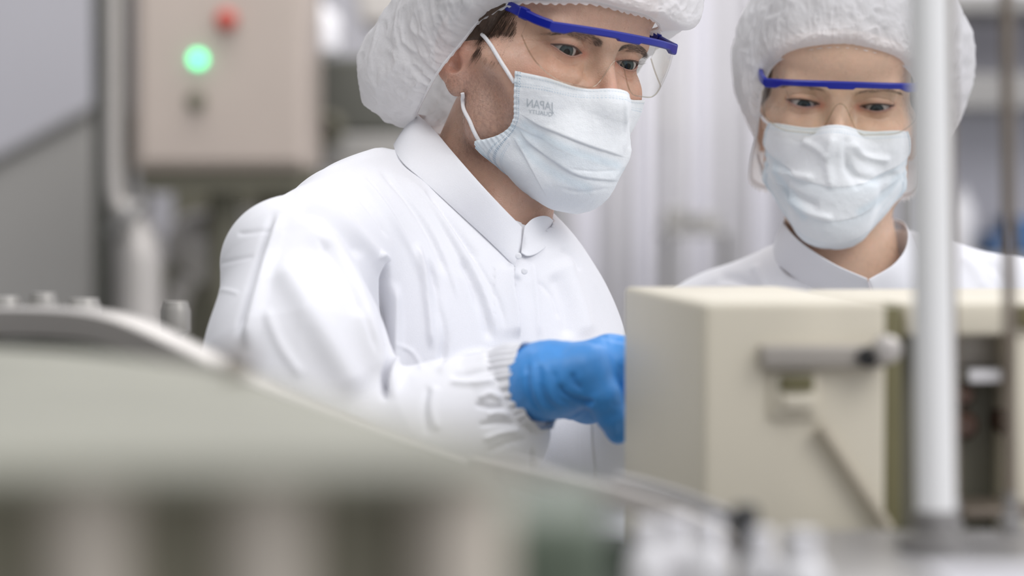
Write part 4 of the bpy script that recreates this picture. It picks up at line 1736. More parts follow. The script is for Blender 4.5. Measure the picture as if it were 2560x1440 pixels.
def woman_coat(P):
    d = cone(P, W(1790, 850, 2.2), W(2060, 705, 2.17), 0.052, 0.035)
    d = smin(d, cone(P, W(2230, 690, 2.17), W(2530, 800, 2.2), 0.035, 0.050), 0.03)
    d = smin(d, cone(P, W(1790, 850, 2.2), W(1740, 1400, 2.16), 0.053, 0.06), 0.02)
    d = smin(d, cone(P, W(2530, 800, 2.2), W(2600, 1400, 2.16), 0.053, 0.06), 0.02)
    d = smin(d, ell(P, W(2150, 960, 2.18), (0.165, 0.105, 0.125)), 0.05)
    d = smin(d, ell(P, W(2150, 1250, 2.19), (0.16, 0.12, 0.2)), 0.05)
    b = W(2150, 1400, 2.2)
    d = smin(d, cone(P, b, (b[0], b[1], 0.62), 0.14, 0.18), 0.06)
    d = smin(d, cone(P, W(1740, 1400, 2.16), W(1900, 1560, 1.98), 0.058, 0.04), 0.02)
    d = smin(d, cone(P, W(2600, 1400, 2.16), W(2380, 1560, 1.98), 0.058, 0.04), 0.02)
    d = smax(d, 0.62 - P[:, 2], 0.01)
    a, n = WNECK
    h = np.maximum(-((P - a) @ n), cone(P, W(2120, 690, 2.135), W(2105, 400, 2.14), 0.056, 0.075))
    return smax(d, -h, 0.004)


WNECK = plane_of(W(1945, 655, 2.16), W(2270, 645, 2.16), W(2170, 745, 2.06))
WCS = [([(1960, 640), (2000, 690), (2040, 730)], 8, 0.002, 'ridge'), ([(1880, 660), (1905, 700), (1920, 740)], 10, 0.002, 'ridge'), ([(1790, 690), (1850, 700), (1900, 740)], 12, -0.002, 'ridge'),
       ([(2400, 640), (2440, 680), (2460, 730)], 12, 0.002, 'ridge'), ([(2470, 650), (2510, 690), (2530, 740)], 12, -0.002, 'ridge')]
wcoat = build_coat(woman_coat, np.arange(0.08, 0.56, 0.0035), np.arange(1.92, 2.36, 0.0035),
                   np.concatenate([np.arange(0.58, 1.14, 0.012), np.arange(1.14, 1.50, 0.0035)]), WCS, woman, None, seed=4)
won = lambda px, py, b=0.002: whit(woman_coat, px, py, 1.8, 2.5) + np.array([0, -b, 0])
top = [W(2168, 697, 2.060), W(2085, 660, 2.068), W(2010, 612, 2.088), W(1970, 572, 2.12), W(1962, 550, 2.16), W(2010, 545, 2.21), W(2110, 545, 2.235), W(2210, 545, 2.21), W(2262, 560, 2.16), W(2268, 610, 2.11), W(2235, 660, 2.075), W(2172, 699, 2.056)]
bot = [won(2185, 765), won(2090, 745), won(2005, 705), won(1950, 665), W(1930, 640, 2.17), W(1985, 610, 2.235), W(2110, 600, 2.26), W(2240, 610, 2.235), W(2300, 640, 2.17), won(2310, 680), won(2270, 740), won(2190, 770, 0.004)]
strip(top, bot, 90, 0.0014, 'collar', MATS['coat_cloth'], wcoat, 0.001)

mat('trouser_cloth', (0.8, 0.8, 0.83), rough=0.8, noise=0.04, nscale=60)
mat('shoe_rubber', (0.82, 0.82, 0.82), rough=0.5, noise=0.05, nscale=40)
for person, cx, cy, yaw in ((man, -0.05, 2.04, 45), (woman, float(woman.location[0]), 2.2, -5)):
    Rz = rotz(math.radians(yaw))
    for s_ in (-1, 1):
        hip = np.array([cx, cy, 0.90]) + Rz @ np.array([s_ * 0.085, 0, 0])
        ank = np.array([cx, cy, 0.09]) + Rz @ np.array([s_ * 0.11, 0.01, 0])
        kn = (hip + ank) / 2 + Rz @ np.array([0, -0.015, 0.02])
        MB().tube(catmull([hip, (hip + kn) / 2, kn, (kn + ank) / 2, ank], 30), list(np.interp(np.linspace(0, 1, 30), [0, .5, 1], [0.085, 0.066, 0.058])), 28).build('trouser_leg', MATS['trouser_cloth'], person)
        fo = lambda y, z: ank + Rz @ np.array([0, y, 0]) + np.array([0, 0, z - 0.09])
        mb = MB()
        pr = [(0.06, 0.045, 0.020, 0.02), (0.055, 0.055, 0.040, 0.05), (0.02, 0.060, 0.047, 0.055), (-0.04, 0.048, 0.046, 0.045), (-0.10, 0.040, 0.050, 0.037), (-0.155, 0.030, 0.043, 0.027), (-0.185, 0.020, 0.022, 0.017)]
        V, Fc, k = [], [], 20
        for y, zc, rx, rz_ in pr:
            for q in range(k):
                a = 2 * math.pi * q / k
                z = max(zc + rz_ * math.sin(a), 0.002)
                V.append(fo(y, 0) * np.array([1, 1, 0]) + Rz @ np.array([rx * math.cos(a), 0, 0]) + np.array([0, 0, z]))
        for i in range(len(pr) - 1):
            for q in range(k): Fc.append((i * k + q, i * k + (q + 1) % k, (i + 1) * k + (q + 1) % k, (i + 1) * k + q))
        Fc += [tuple(range(k))[::-1], tuple((len(pr) - 1) * k + q for q in range(k))]
        mb.add(V, Fc).build('shoe', MATS['shoe_rubber'], person, ang=60)

# ------------------------------------------------------------------ the place: floor and walls
mat('floor_paint', (0.45, 0.46, 0.44), rough=0.35, noise=0.12, nscale=3)
mat('wall_panel', (0.48, 0.47, 0.50), rough=0.5, noise=0.05, nscale=1.2)
tag(MB().box((0.5, 3.5, -0.05), (9, 9, 0.1)).build('floor', MATS['floor_paint'], smooth=False), kind='structure')
tag(MB().box((0.5, 6.35, 1.6), (9, 0.1, 3.2)).build('wall_back', MATS['wall_panel'], smooth=False), kind='structure')
mat('dark_metal', (0.10, 0.10, 0.085), rough=0.4, metal=0.3, noise=0.15, nscale=8)
mat('grey_steel', (0.30, 0.29, 0.28), rough=0.35, metal=0.55, noise=0.12, nscale=6)
mat('pale_steel', (0.52, 0.49, 0.46), rough=0.35, metal=0.35, noise=0.10, nscale=5)
mat('cabinet_steel', (0.47, 0.40, 0.35), rough=0.42, metal=0.35, noise=0.10, nscale=3.5)
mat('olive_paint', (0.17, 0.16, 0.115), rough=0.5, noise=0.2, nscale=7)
mat('white_plastic', (0.72, 0.71, 0.73), rough=0.4, noise=0.05, nscale=20)
mat('red_lens', (0.45, 0.06, 0.04), rough=0.3)
mat('green_lamp', (0.05, 0.7, 0.25), rough=0.3, emit=(0.10, 0.95, 0.40), estr=3.3)
mat('blue_cloth', (0.06, 0.13, 0.27), rough=0.8, noise=0.1, nscale=10)
mat('slat_pale', (0.55, 0.54, 0.59), rough=0.4, noise=0.05, nscale=4)
mat('slat', (0.40, 0.39, 0.41), rough=0.4, noise=0.08, nscale=4)
mat('hopper', (0.30, 0.29, 0.275), rough=0.55, noise=0.06, nscale=2)
G0 = lambda p: (p[0], p[1], 0)


def prism(name, pts, Y, depth, m, parent=None, bev=0.004):
    """an outline given by pixels at depth Y, extruded away from the camera"""
    A = [W(x, y, Y) for x, y in pts]
    n = len(A)
    V = A + [p + np.array([0, depth, 0]) for p in A]
    Fc = [tuple(range(n)), tuple(range(n, 2 * n))[::-1]] + [(i, (i + 1) % n, (i + 1) % n + n, i + n) for i in range(n)]
    o = MB().add(V, Fc).build(name, m, parent, smooth=False)
    if bev:
        b = o.modifiers.new('bevel', 'BEVEL')
        b.width = bev
        b.segments = 3
        b.limit_method = 'ANGLE'
    return o


# control cabinet with lamps, carried on a steel frame
cab = empty('control_cabinet', G0(W(550, 0, 4.5)), 'beige steel control cabinet with a green lamp lit and a red button above it', 'cabinet')
prism('body', [(332, -250), (768, -250), (768, 425), (332, 425)], 4.5, 0.35, MATS['cabinet_steel'], cab, 0.012)
prism('door', [(350, -235), (752, -235), (752, 405), (350, 405)], 4.482, 0.014, MATS['cabinet_steel'], cab, 0.006)
ax = (0, -1, 0)
m = MB().lathe(W(495, 148, 4.475), [(0.013, 0), (0.013, 0.006), (0.011, 0.012), (0.006, 0.015), (0.001, 0.016)], 30, ax)
m.build('signal_lamp', MATS['green_lamp'], cab)
m = MB().lathe(W(566, 50, 4.475), [(0.020, 0), (0.020, 0.006), (0.017, 0.01), (0.017, 0.026), (0.012, 0.030), (0.001, 0.031)], 30, ax)
m.build('push_button', MATS['red_lens'], cab)
m = MB().lathe(W(490, 252, 4.475), [(0.018, 0), (0.018, 0.006), (0.010, 0.008), (0.010, 0.022), (0.001, 0.023)], 30, ax)
m.box(W(490, 252, 4.445), (0.006, 0.02, 0.03), bev=0.002)
m.build('selector_knob', MATS['olive_paint'], cab)
prism('under_shadow_strip', [(340, 425), (760, 425), (745, 480), (360, 480)], 4.55, 0.3, MATS['olive_paint'], cab)  # dark strip put in for the shadow along the cabinet's underside
for x in (560, 735):
    a, b = W(x, 470, 4.7), W(x, 470, 4.7)
    b[2] = 0
    MB().tube([a, b], 0.03, 20).build('leg', MATS['olive_paint'], cab)

t = empty('machine_post', G0(W(252, 0, 4.75)), 'dark narrow upright post left of the control cabinet', 'post')
a, b = W(252, -250, 4.75), W(252, 700, 4.75)
b[2] = 0
MB().box(((a[0]), a[1], a[2] / 2), (0.024, 0.08, a[2]), bev=0.004).build('post', MATS['dark_metal'], t, smooth=False)
MB().box((a[0], a[1], 0.01), (0.12, 0.14, 0.02), bev=0.003).build('foot_plate', MATS['dark_metal'], t, smooth=False)
t = empty('bent_pipe', G0(W(350, 0, 4.55)), 'pale steel pipe running down beside the cabinet and bending under it', 'pipe')
p = [W(288, -250, 4.55), W(288, 200, 4.55), W(288, 430, 4.55), W(296, 500, 4.55), W(335, 560, 4.55), W(352, 640, 4.55), W(352, 800, 4.55)]
e_ = p[-1].copy()
e_[2] = 0
MB().tube(catmull(p, 60).tolist() + [e_], [0.019] * 30 + list(np.linspace(0.019, 0.042, 20)) + [0.042] * 10 + [0.042], 24).build('pipe', MATS['pale_steel'], t)
m = MB().lathe(W(325, 540, 4.55), [(0.05, -0.012), (0.055, -0.008), (0.055, 0.008), (0.05, 0.012)], 30, (1, 0, -1))
m.build('flange', MATS['grey_steel'], t)
t = empty('gap_shade_strip', G0(W(322, 0, 4.62)), 'dark slim strip added for the shadowed gap between the pale pipe and the cabinet', 'bar')
a = W(320, -250, 4.62)
b = W(320, 440, 4.62)
MB().box(((a[0] + b[0]) / 2, 4.62, a[2] / 2), (0.014, 0.03, a[2]), bev=0.002).build('bar', MATS['olive_paint'], t, smooth=False)  # dark box standing in for the shaded gap, not a real bar

# sheet steel hopper on the far left
t = empty('steel_hopper', G0(W(60, 0, 5.2)), 'big grey sheet steel hopper with a slanting lid at the far left', 'hopper')
prism('hopper_body', [(-420, 690), (-420, 620), (228, 275), (228, 1100), (-420, 1100)], 5.2, 0.7, MATS['hopper'], t, 0.01)
prism('lid_rim', [(-425, 622), (-425, 606), (232, 258), (232, 276)], 5.18, 0.74, MATS['grey_steel'], t, 0.004)
for x in (-380, 200):
    a = W(x, 1090, 5.5)
    MB().tube([a, (a[0], a[1], 0)], 0.03, 16).build('leg', MATS['grey_steel'], t)

# valve cluster under the cabinet
t = empty('pump_unit', G0(W(560, 0, 4.9)), 'grey pump with a round casing and olive base under the control cabinet', 'pump')
m = MB().lathe(W(520, 620, 4.9), [(0.01, -0.12), (0.05, -0.115), (0.075, -0.09), (0.078, 0.05), (0.07, 0.07), (0.02, 0.09), (0.005, 0.09)], 36, (0.3, -1, 0))
m.build('casing', MATS['pale_steel'], t)
b = W(520, 900, 4.95)
MB().box((b[0], b[1], b[2] / 2 + 0.1), (0.18, 0.2, b[2] + 0.2), bev=0.01).build('base', MATS['olive_paint'], t, smooth=False)
p = [W(470, 690, 4.85), W(440, 760, 4.85), W(430, 880, 4.85)]
MB().tube(catmull(p, 20), 0.026, 18).build('outlet_pipe', MATS['pale_steel'], t)

t = empty('filling_machine', G0(W(800, 0, 5.5)), 'big dull olive machine body behind the pump and under the cabinet', 'machine')
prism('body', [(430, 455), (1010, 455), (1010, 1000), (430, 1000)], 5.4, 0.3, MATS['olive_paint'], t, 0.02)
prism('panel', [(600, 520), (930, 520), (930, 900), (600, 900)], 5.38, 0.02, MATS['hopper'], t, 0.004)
for x in (470, 970):
    a = W(x, 990, 5.5)
    MB().tube([a, (a[0], a[1], 0)], 0.03, 16).build('leg', MATS['grey_steel'], t)
t = empty('dark_cabinet', G0(W(860, 0, 4.9)), 'dark grey machine box with a black port behind the man\'s cap', 'machine box')
prism('box', [(790, 140), (1130, 140), (1130, 330), (790, 330)], 4.98, 0.22, MATS['dark_metal'], t, 0.01)
m = MB().lathe(W(822, 322, 4.97), [(0.03, 0), (0.034, 0.01), (0.03, 0.05), (0.022, 0.052), (0.022, 0.01), (0.001, 0.01)], 30, ax)
m.build('port', MATS['olive_paint'], t)
prism('tray', [(775, 335), (1200, 335), (1200, 440), (775, 425)], 4.97, 0.24, MATS['hopper'], t, 0.01)
a = W(960, 440, 5.0)
MB().box((a[0], a[1], a[2] / 2), (0.5, 0.2, a[2]), bev=0.01).build('pedestal', MATS['olive_paint'], t, smooth=False)
t = empty('white_canister', G0(W(792, 80, 4.95)), 'white plastic canister standing on the dark machine box', 'canister')
c = W(795, 138, 5.05)
m = MB().lathe(c, [(0.040, 0.002), (0.046, 0.01), (0.046, 0.075), (0.036, 0.09), (0.018, 0.096), (0.018, 0.11), (0.003, 0.112)], 30)
m.build('canister', MATS['white_plastic'], t)
t2 = empty('vent_hood', G0(W(1000, 0, 5.2)), 'pale ventilation hood above the dark machine box', 'hood')
prism('hood', [(850, -250), (1300, -250), (1250, 60), (900, 60)], 5.2, 0.35, MATS['pale_steel'], t2, 0.01)
a = W(1200, 40, 5.4)
MB().tube([a, (a[0], a[1], 0)], 0.03, 16).build('stand', MATS['grey_steel'], t2)

# strip curtain in the doorway behind
sc = empty('strip_curtain', G0(W(1740, 0, 5.4)), 'pale vertical plastic strip curtain hanging between the two people', 'curtain')
rng = random.Random(8)
x = 1395
zt = W(0, -300, 5.4)[2]
i = 0
while x < 1880:
    w_ = rng.uniform(38, 60)
    a, b = W(x, 0, 5.4), W(x + w_ * 0.9, 0, 5.4)
    cx = (a[0] + b[0]) / 2
    hw_ = (b[0] - a[0]) / 2
    n = 10
    V, Fc = [], []
    for k in range(n + 1):
        q = k / n * 2 - 1
        yy = 5.4 + 0.012 * (i % 2) - 0.012 * (1 - q * q)
        for z in (zt, 0.02):
            V.append((cx + hw_ * q, yy, z))
    for k in range(n): Fc.append((2 * k, 2 * k + 2, 2 * k + 3, 2 * k + 1))
    o = MB().add(V, Fc).build('strip', MATS['slat_pale'] if i % 3 == 1 else MATS['slat'], sc)
    md = o.modifiers.new('solid', 'SOLIDIFY')
    md.thickness = 0.003
    x += w_
    i += 1
a, b = W(1380, -300, 5.4), W(1890, -300, 5.4)
MB().box(((a[0] + b[0]) / 2, 5.4, zt), (b[0] - a[0], 0.05, 0.04), bev=0.005).build('rail', MATS['grey_steel'], sc, smooth=False)
for x_ in (a[0], b[0]):
    MB().box((x_, 5.42, zt / 2), (0.03, 0.03, zt), bev=0.003).build('frame_post', MATS['grey_steel'], sc, smooth=False)

t = empty('steel_bench', G0(W(1690, 0, 4.9)), 'low grey bench with dark boxes in front of the strip curtain', 'bench')
prism('shelf', [(1660, 575), (1830, 575), (1830, 590), (1660, 590)], 4.9, 0.3, MATS['grey_steel'], t)
for x in (1672, 1818):
    a = W(x, 590, 5.0)
    MB().tube([a, (a[0], a[1], 0)], 0.012, 12).build('leg', MATS['grey_steel'], t)
for k, (xa, xb, yt) in enumerate(((1668, 1720, 520), (1735, 1800, 535))):
    o = prism('storage_box', [(xa, yt), (xb, yt), (xb, 574), (xa, 574)], 4.95, 0.15, MATS['hopper'], None, 0.006)
    tag(o, ('grey box with a taller top, on the left of the low bench', 'grey wider box on the right of the low bench')[k], 'box', 'boxes on the low bench')
t = empty('wall_box', G0(W(1640, 0, 6.0)), 'beige-green box fixed high on the back wall beside the man\'s mask', 'wall box')
prism('housing', [(1590, 210), (1705, 210), (1705, 330), (1590, 330)], 6.2, 0.1, MATS['olive_paint'], t, 0.01)
MATS_beige = mat('beige_green', (0.40, 0.38, 0.31), rough=0.5, noise=0.1, nscale=6)
t.children[0].data.materials[0] = MATS_beige

# white shelving on the right, with a dark shelf edge and blue bins
t = empty('storage_rack', G0(W(2500, 0, 5.0)), 'white storage rack with grey shelves behind the woman\'s right side', 'rack')
mat('rack_white', (0.70, 0.69, 0.75), rough=0.5, noise=0.04, nscale=3)
prism('back_panel', [(2260, -260), (2900, -260), (2900, 1000), (2260, 1000)], 5.3, 0.03, MATS['rack_white'], t)
for ya, yb in ((-20, 28), (185, 270)):
    prism('shelf', [(2250, ya), (2900, ya), (2900, yb), (2250, yb)], 4.95, 0.34, MATS['grey_steel'], t, 0.003)
for x in (2270, 2880):
    a = W(x, -260, 5.0)
    MB().box((a[0], 5.0, a[2] / 2), (0.03, 0.03, a[2]), bev=0.002).build('upright', MATS['grey_steel'], t, smooth=False)
prism('bottom_shelf', [(2250, 640), (2900, 640), (2900, 665), (2250, 665)], 4.95, 0.34, MATS['grey_steel'], t, 0.003)
for k, (xa, xb, yt) in enumerate(((2484, 2522, 585), (2532, 2620, 545))):
    o = prism('blue_bin', [(xa, yt), (xb, yt), (xb - 4, 639), (xa + 4, 639)], 5.0, 0.2, MATS['blue_cloth'], None, 0.006)
    tag(o, ('small blue bin left of the thin dark rod, on the rack', 'larger blue bin on the rack at the right edge')[k], 'bin', 'blue bins on the rack')
for k, (xc, yb, r) in enumerate(((2398, 470, 0.02), (2402, 638, 0.026))):
    c = W(xc, yb, 5.05)
    if k == 0: continue
    m = MB().lathe(c, [(r, 0.001), (r * 1.1, 0.01), (r * 1.1, 0.10), (r * 0.5, 0.125), (r * 0.5, 0.14), (0.002, 0.142)], 24)
    o = m.build('white_bottle', MATS['white_plastic'])
    tag(o, 'white bottle on the rack right of the white pole, above the woman\'s shoulder', 'bottle')

# ------------------------------------------------------------------ foreground right: the beige instrument box
mat('beige_box', (0.65, 0.60, 0.485), rough=0.5, noise=0.04, nscale=9, bump=0.1, bscale=300)
mat('beige_side', (0.60, 0.55, 0.43), rough=0.5, noise=0.04, nscale=9)
mat('bracket_grey', (0.40, 0.37, 0.33), rough=0.45, metal=0.3, noise=0.1, nscale=20)
mat('black_rubber', (0.02, 0.02, 0.02), rough=0.5)
mat('olive_slot', (0.15, 0.135, 0.06), rough=0.5, noise=0.1, nscale=20)
mat('brown_part', (0.085, 0.045, 0.03), rough=0.5, noise=0.3, nscale=40)
mat('white_enamel', (0.80, 0.80, 0.79), rough=0.25, noise=0.02, nscale=10)
mat('chrome', (0.75, 0.74, 0.73), rough=0.12, metal=0.9)
mat('rust_steel', (0.20, 0.165, 0.13), rough=0.4, metal=0.5, noise=0.2, nscale=30)
FL = W(1760, 755, 1.40)
YW = math.radians(7.6)
RB = rotz(YW)
BT = FL[2]
BB = 1.12


def bl(u, v, z): return FL * np.array([1, 1, 0]) + RB @ np.array([u, v, 0]) + np.array([0, 0, z])


box = empty('instrument_box', tuple(bl(0.05, 0.12, 0)), 'beige painted instrument box in the right foreground, hiding the gloved fingers', 'machine box', rz=0)


def blk(u0, u1, v0, v1, z0, z1, name, m, parent=None, bev=0.003):
    return MB().box(bl((u0 + u1) / 2, (v0 + v1) / 2, (z0 + z1) / 2), (u1 - u0, v1 - v0, z1 - z0), R=RB, bev=bev).build(name, m, parent, smooth=True, ang=30)


blk(0, 0.109, 0, 0.26, BB, BT, 'housing', MATS['beige_box'], box, 0.004)
blk(0.109, 0.122, 0.012, 0.25, BB, BT - 0.004, 'recessed_strip', MATS['olive_slot'], box, 0.001)


def onfront(px, py):
    """u,z on the front face seen at a pixel"""
    d = W(px, py, 1.0) - CP
    n = RB @ np.array([0, -1, 0])
    t = ((FL - CP) @ n) / (d @ n)
    p = CP + d * t
    q = RB.T @ (p - FL)
    return q[0], p[2]


def face(px0, py0, px1, py1, out, name, m, parent, bev=0.0015, back=0.002):
    u0, z1 = onfront(px0, py0)
    u1, _ = onfront(px1, py0)
    _, z0 = onfront((px0 + px1) / 2, py1)
    return blk(u0, u1, -out, back, z0, z1, name, m, parent, bev)


br = face(1895, 862, 2205, 918, 0.010, 'bracket', MATS['bracket_grey'], box, 0.002)
u, z = onfront(2155, 890)
MB().lathe(bl(u, -0.010, z), [(0.006, 0), (0.006, 0.004), (0.004, 0.005), (0.001, 0.005)], 24, RB @ np.array([0, -1, 0])).build('screw', MATS['black_rubber'], br)
u, z = onfront(2195, 868)
MB().lathe(bl(u, -0.010, z), [(0.007, 0), (0.008, 0.002), (0.008, 0.012), (0.005, 0.014), (0.001, 0.014)], 24, RB @ np.array([0, -1, 0])).build('clamp_nut', MATS['pale_steel'], br)
lf = face(1925, 930, 2045, 1045, 0.004, 'latch_plate', MATS['beige_box'], box, 0.0015)
face(1945, 938, 2028, 975, 0.007, 'latch_slot', MATS['olive_slot'], lf, 0.001)
face(1948, 985, 2030, 1020, 0.009, 'latch_lip', MATS['beige_box'], lf, 0.002)
a_ = onfront(2045, 1065)
b_ = onfront(2215, 1320)
MB().tube([bl(a_[0], -0.006, a_[1]), bl(b_[0], -0.006, b_[1])], 0.0036, 14).build('stay_rod', mat('stay_beige_paint', (0.47, 0.42, 0.33), rough=0.4, noise=0.05, nscale=20), box)
for u, v in ((0.015, 0.02), (0.095, 0.02), (0.015, 0.24), (0.095, 0.24)):
    MB().tube([bl(u, v, BB + 0.003), bl(u, v, 0)], 0.012, 16).build('leg', MATS['grey_steel'], box)

# second unit to the right of the groove
un = empty('feeder_unit', tuple(bl(0.2, 0.13, 0)), 'olive and beige feeder unit with brown knobs right of the white pole', 'machine unit')
blk(0.126, 0.37, 0.02, 0.25, BT - 0.022, BT - 0.002, 'top_plate', MATS['beige_box'], un, 0.003)
blk(0.130, 0.33, 0.06, 0.23, BB, BT - 0.022, 'body', MATS['olive_paint'], un, 0.003)
blk(0.194, 0.218, 0.02, 0.06, BB, BT - 0.022, 'side_panel', MATS['beige_box'], un, 0.002)


def at(px, py, Y): return W(px, py, Y)


MB().box(at(2452, 938, 1.47), (0.022, 0.02, 0.009), R=RB, bev=0.002).build('label_plate', MATS['white_plastic'], un)
MB().box(at(2440, 850, 1.485), (0.026, 0.014, 0.032), R=RB, bev=0.002).build('guide_block', MATS['bracket_grey'], un)
for x, y, r in ((2400, 1060, 0.009), (2520, 1050, 0.010), (2398, 985, 0.007), (2526, 985, 0.006)):
    MB().lathe(at(x, y, 1.48), [(r, -0.012), (r, 0.012), (r * 0.6, 0.018), (0.001, 0.018)], 24, (0, -1, 0)).build('knob', MATS['brown_part'], un)
MB().box(at(2470, 1268, 1.44), (0.05, 0.06, 0.006), R=RB, bev=0.001).build('foot_flange', MATS['rust_steel'], un)
MB().box(at(2558, 790, 1.45), (0.010, 0.02, 0.014), R=RB, bev=0.002).build('cap', MATS['olive_slot'], un)
for u, v in ((0.15, 0.08), (0.30, 0.08), (0.15, 0.21), (0.30, 0.21)):
    MB().tube([bl(u, v, BB + 0.003), bl(u, v, 0)], 0.012, 16).build('leg', MATS['grey_steel'], un)

# uprights
def upright(x0, x1, yb, Y, r, name, label, cat, m, foot=None):
    a, b = W(x0, -400, Y), W(x1, yb, Y)
    d = (b - a) / (b[2] - a[2])
    t = empty(name, G0(b), label, cat)
    MB().tube([a, b], r, 32).build('tube', m, t)
    MB().lathe(b, [(r * 1.15, 0.012), (r * 1.15, 0), (r * 1.9, -0.002), (r * 1.9, -0.010)], 32).build('collar_foot', MATS['grey_steel'], t)
    return t


upright(2316, 2340, 1330, 1.30, 0.0106, 'guard_pole', 'thick white upright pole standing in front of the woman', 'pole', MATS['white_enamel'])
upright(2372, 2388, 1300, 1.38, 0.0026, 'guide_rod', 'thin dark rod close to the right side of the white pole', 'rod', MATS['rust_steel'])
upright(2512, 2528, 1290, 1.30, 0.0034, 'guide_rod', 'thin dark rod near the right edge, standing alone', 'rod', MATS['rust_steel'])

# ------------------------------------------------------------------ foreground: conveyor table, bottles, guide rails
mat('conveyor_steel', (0.42, 0.41, 0.41), rough=0.35, metal=0.4, noise=0.1, nscale=12)
mat('bottle_plastic', (0.74, 0.73, 0.74), rough=0.22, noise=0.03, nscale=20)
mat('green_cover', (0.275, 0.27, 0.21), rough=0.5, noise=0.30, nscale=9)
mat('cream_post', (0.56, 0.50, 0.42), rough=0.5, noise=0.05, nscale=10)
mat('deep_green', (0.19, 0.175, 0.12), rough=0.6, noise=0.15, nscale=10)
mat('fitting_grey', (0.34, 0.325, 0.30), rough=0.4, metal=0.3, noise=0.1, nscale=20)
TZ = W(0, 1330, 1.30)[2]
tb = empty('conveyor_table', (0.36, 1.26, 0), 'grey steel conveyor table in the lower right foreground carrying the white pole', 'conveyor')
MB().box((0.345, 1.17, TZ - 0.02), (0.38, 0.42, 0.02), bev=0.003).build('table_top', MATS['conveyor_steel'], tb)
MB().box((0.345, 0.97, TZ - 0.045), (0.38, 0.012, 0.05), bev=0.002).build('front_skirt', MATS['grey_steel'], tb)
for x, y in ((0.19, 1.0), (0.51, 1.0), (0.19, 1.35), (0.51, 1.35)):
    MB().tube([(x, y, TZ - 0.03), (x, y, 0)], 0.014, 16).build('leg', MATS['grey_steel'], tb)


def bottle(px, py, Y, r, h, label, m=None, dark=False):
    c = W(px, py, Y)
    t = empty('plastic_bottle', tuple(c), label, 'bottle', 'bottles on the lower conveyor')
    MB().lathe(c, [(r * 0.85, 0.0), (r, 0.004), (r, h * 0.62), (r * 0.9, h * 0.70), (r * 0.45, h * 0.80), (r * 0.42, h * 0.84)], 32).build('body', m or MATS['bottle_plastic'], t)
    MB().lathe(c + np.array([0, 0, h * 0.83]), [(r * 0.5, 0.0), (r * 0.52, 0.002), (r * 0.52, h * 0.14), (r * 0.46, h * 0.165), (0.001, h * 0.168)], 28).build('cap', MATS['white_plastic'], t)
    return t


# lower belt that carries the bottles, reaching under the frame
LZ = W(0, 1560, 1.12)[2]
lb = empty('bottle_conveyor', (0.075, 1.13, 0), 'low conveyor belt in the bottom foreground between the cover and the grey table', 'conveyor')
MB().box((0.073, 1.12, LZ - 0.012), (0.155, 0.26, 0.02), bev=0.003).build('belt', MATS['grey_steel'], lb)
for x, y in ((0.01, 1.01), (0.138, 1.01), (0.01, 1.23), (0.138, 1.23)):
    MB().tube([(x, y, LZ - 0.01), (x, y, 0)], 0.012, 16).build('leg', MATS['grey_steel'], lb)


def bottle_at(px, ytop, Y, r, label):
    z1 = W(px, ytop, Y)[2]
    c = W(px, ytop, Y)
    t = empty('plastic_bottle', (c[0], c[1], LZ - 0.002), label, 'bottle', 'bottles on the lower conveyor')
    h = z1 - LZ + 0.002
    c = np.array([c[0], c[1], LZ - 0.002])
    MB().lathe(c, [(r * 0.85, 0.0), (r, 0.003), (r, h * 0.62), (r * 0.9, h * 0.70), (r * 0.55, h * 0.80), (r * 0.5, h * 0.84)], 32).build('body', MATS['bottle_plastic'], t)
    MB().lathe(c + np.array([0, 0, h * 0.83]), [(r * 0.58, 0.0), (r * 0.6, 0.002), (r * 0.6, h * 0.14), (r * 0.52, h * 0.165), (0.001, h * 0.168)], 28).build('cap', MATS['white_plastic'], t)


bottle_at(1620, 1300, 1.10, 0.010, 'white bottle at the left end of the bottle row, nearest the black ring')
bottle_at(1690, 1290, 1.13, 0.010, 'white bottle second from the left, under the steel guide rail')
bottle_at(1770, 1300, 1.10, 0.011, 'white bottle in the middle of the row, left of the dark stud')
bottle_at(1905, 1325, 1.09, 0.010, 'white bottle fourth in the row, right of the dark stud')
bottle_at(2005, 1330, 1.07, 0.0115, 'brightest white bottle, at the right end of the row')
o = MB().lathe(W(1530, 1452, 1.16), [(0.008, -0.02), (0.018, -0.02), (0.020, -0.014), (0.020, 0.012), (0.017, 0.016), (0.011, 0.016), (0.010, 0.0)], 40, (0.1, -0.75, 0.6)).build('rubber_ring', MATS['black_rubber'])
tag(o, 'black round rubber ring on the conveyor at the bottom middle', 'ring')
k = W(1530, 1452, 1.16)
o = MB().box((k[0], k[1] + 0.012, (k[2] - 0.018 + LZ) / 2), (0.03, 0.02, k[2] - 0.018 - LZ), bev=0.002).build('ring_holder', MATS['conveyor_steel'])
tag(o, 'small grey block holding the black rubber ring', 'holder')
o = MB().lathe(W(1862, 1330, 1.17), [(0.004, -0.20 + 0.0), (0.004, -0.004), (0.007, -0.002), (0.007, 0.010), (0.005, 0.013), (0.001, 0.013)], 24).build('stud', MATS['black_rubber'])
tag(o, 'small black stud between the bottles and the grey table', 'stud')

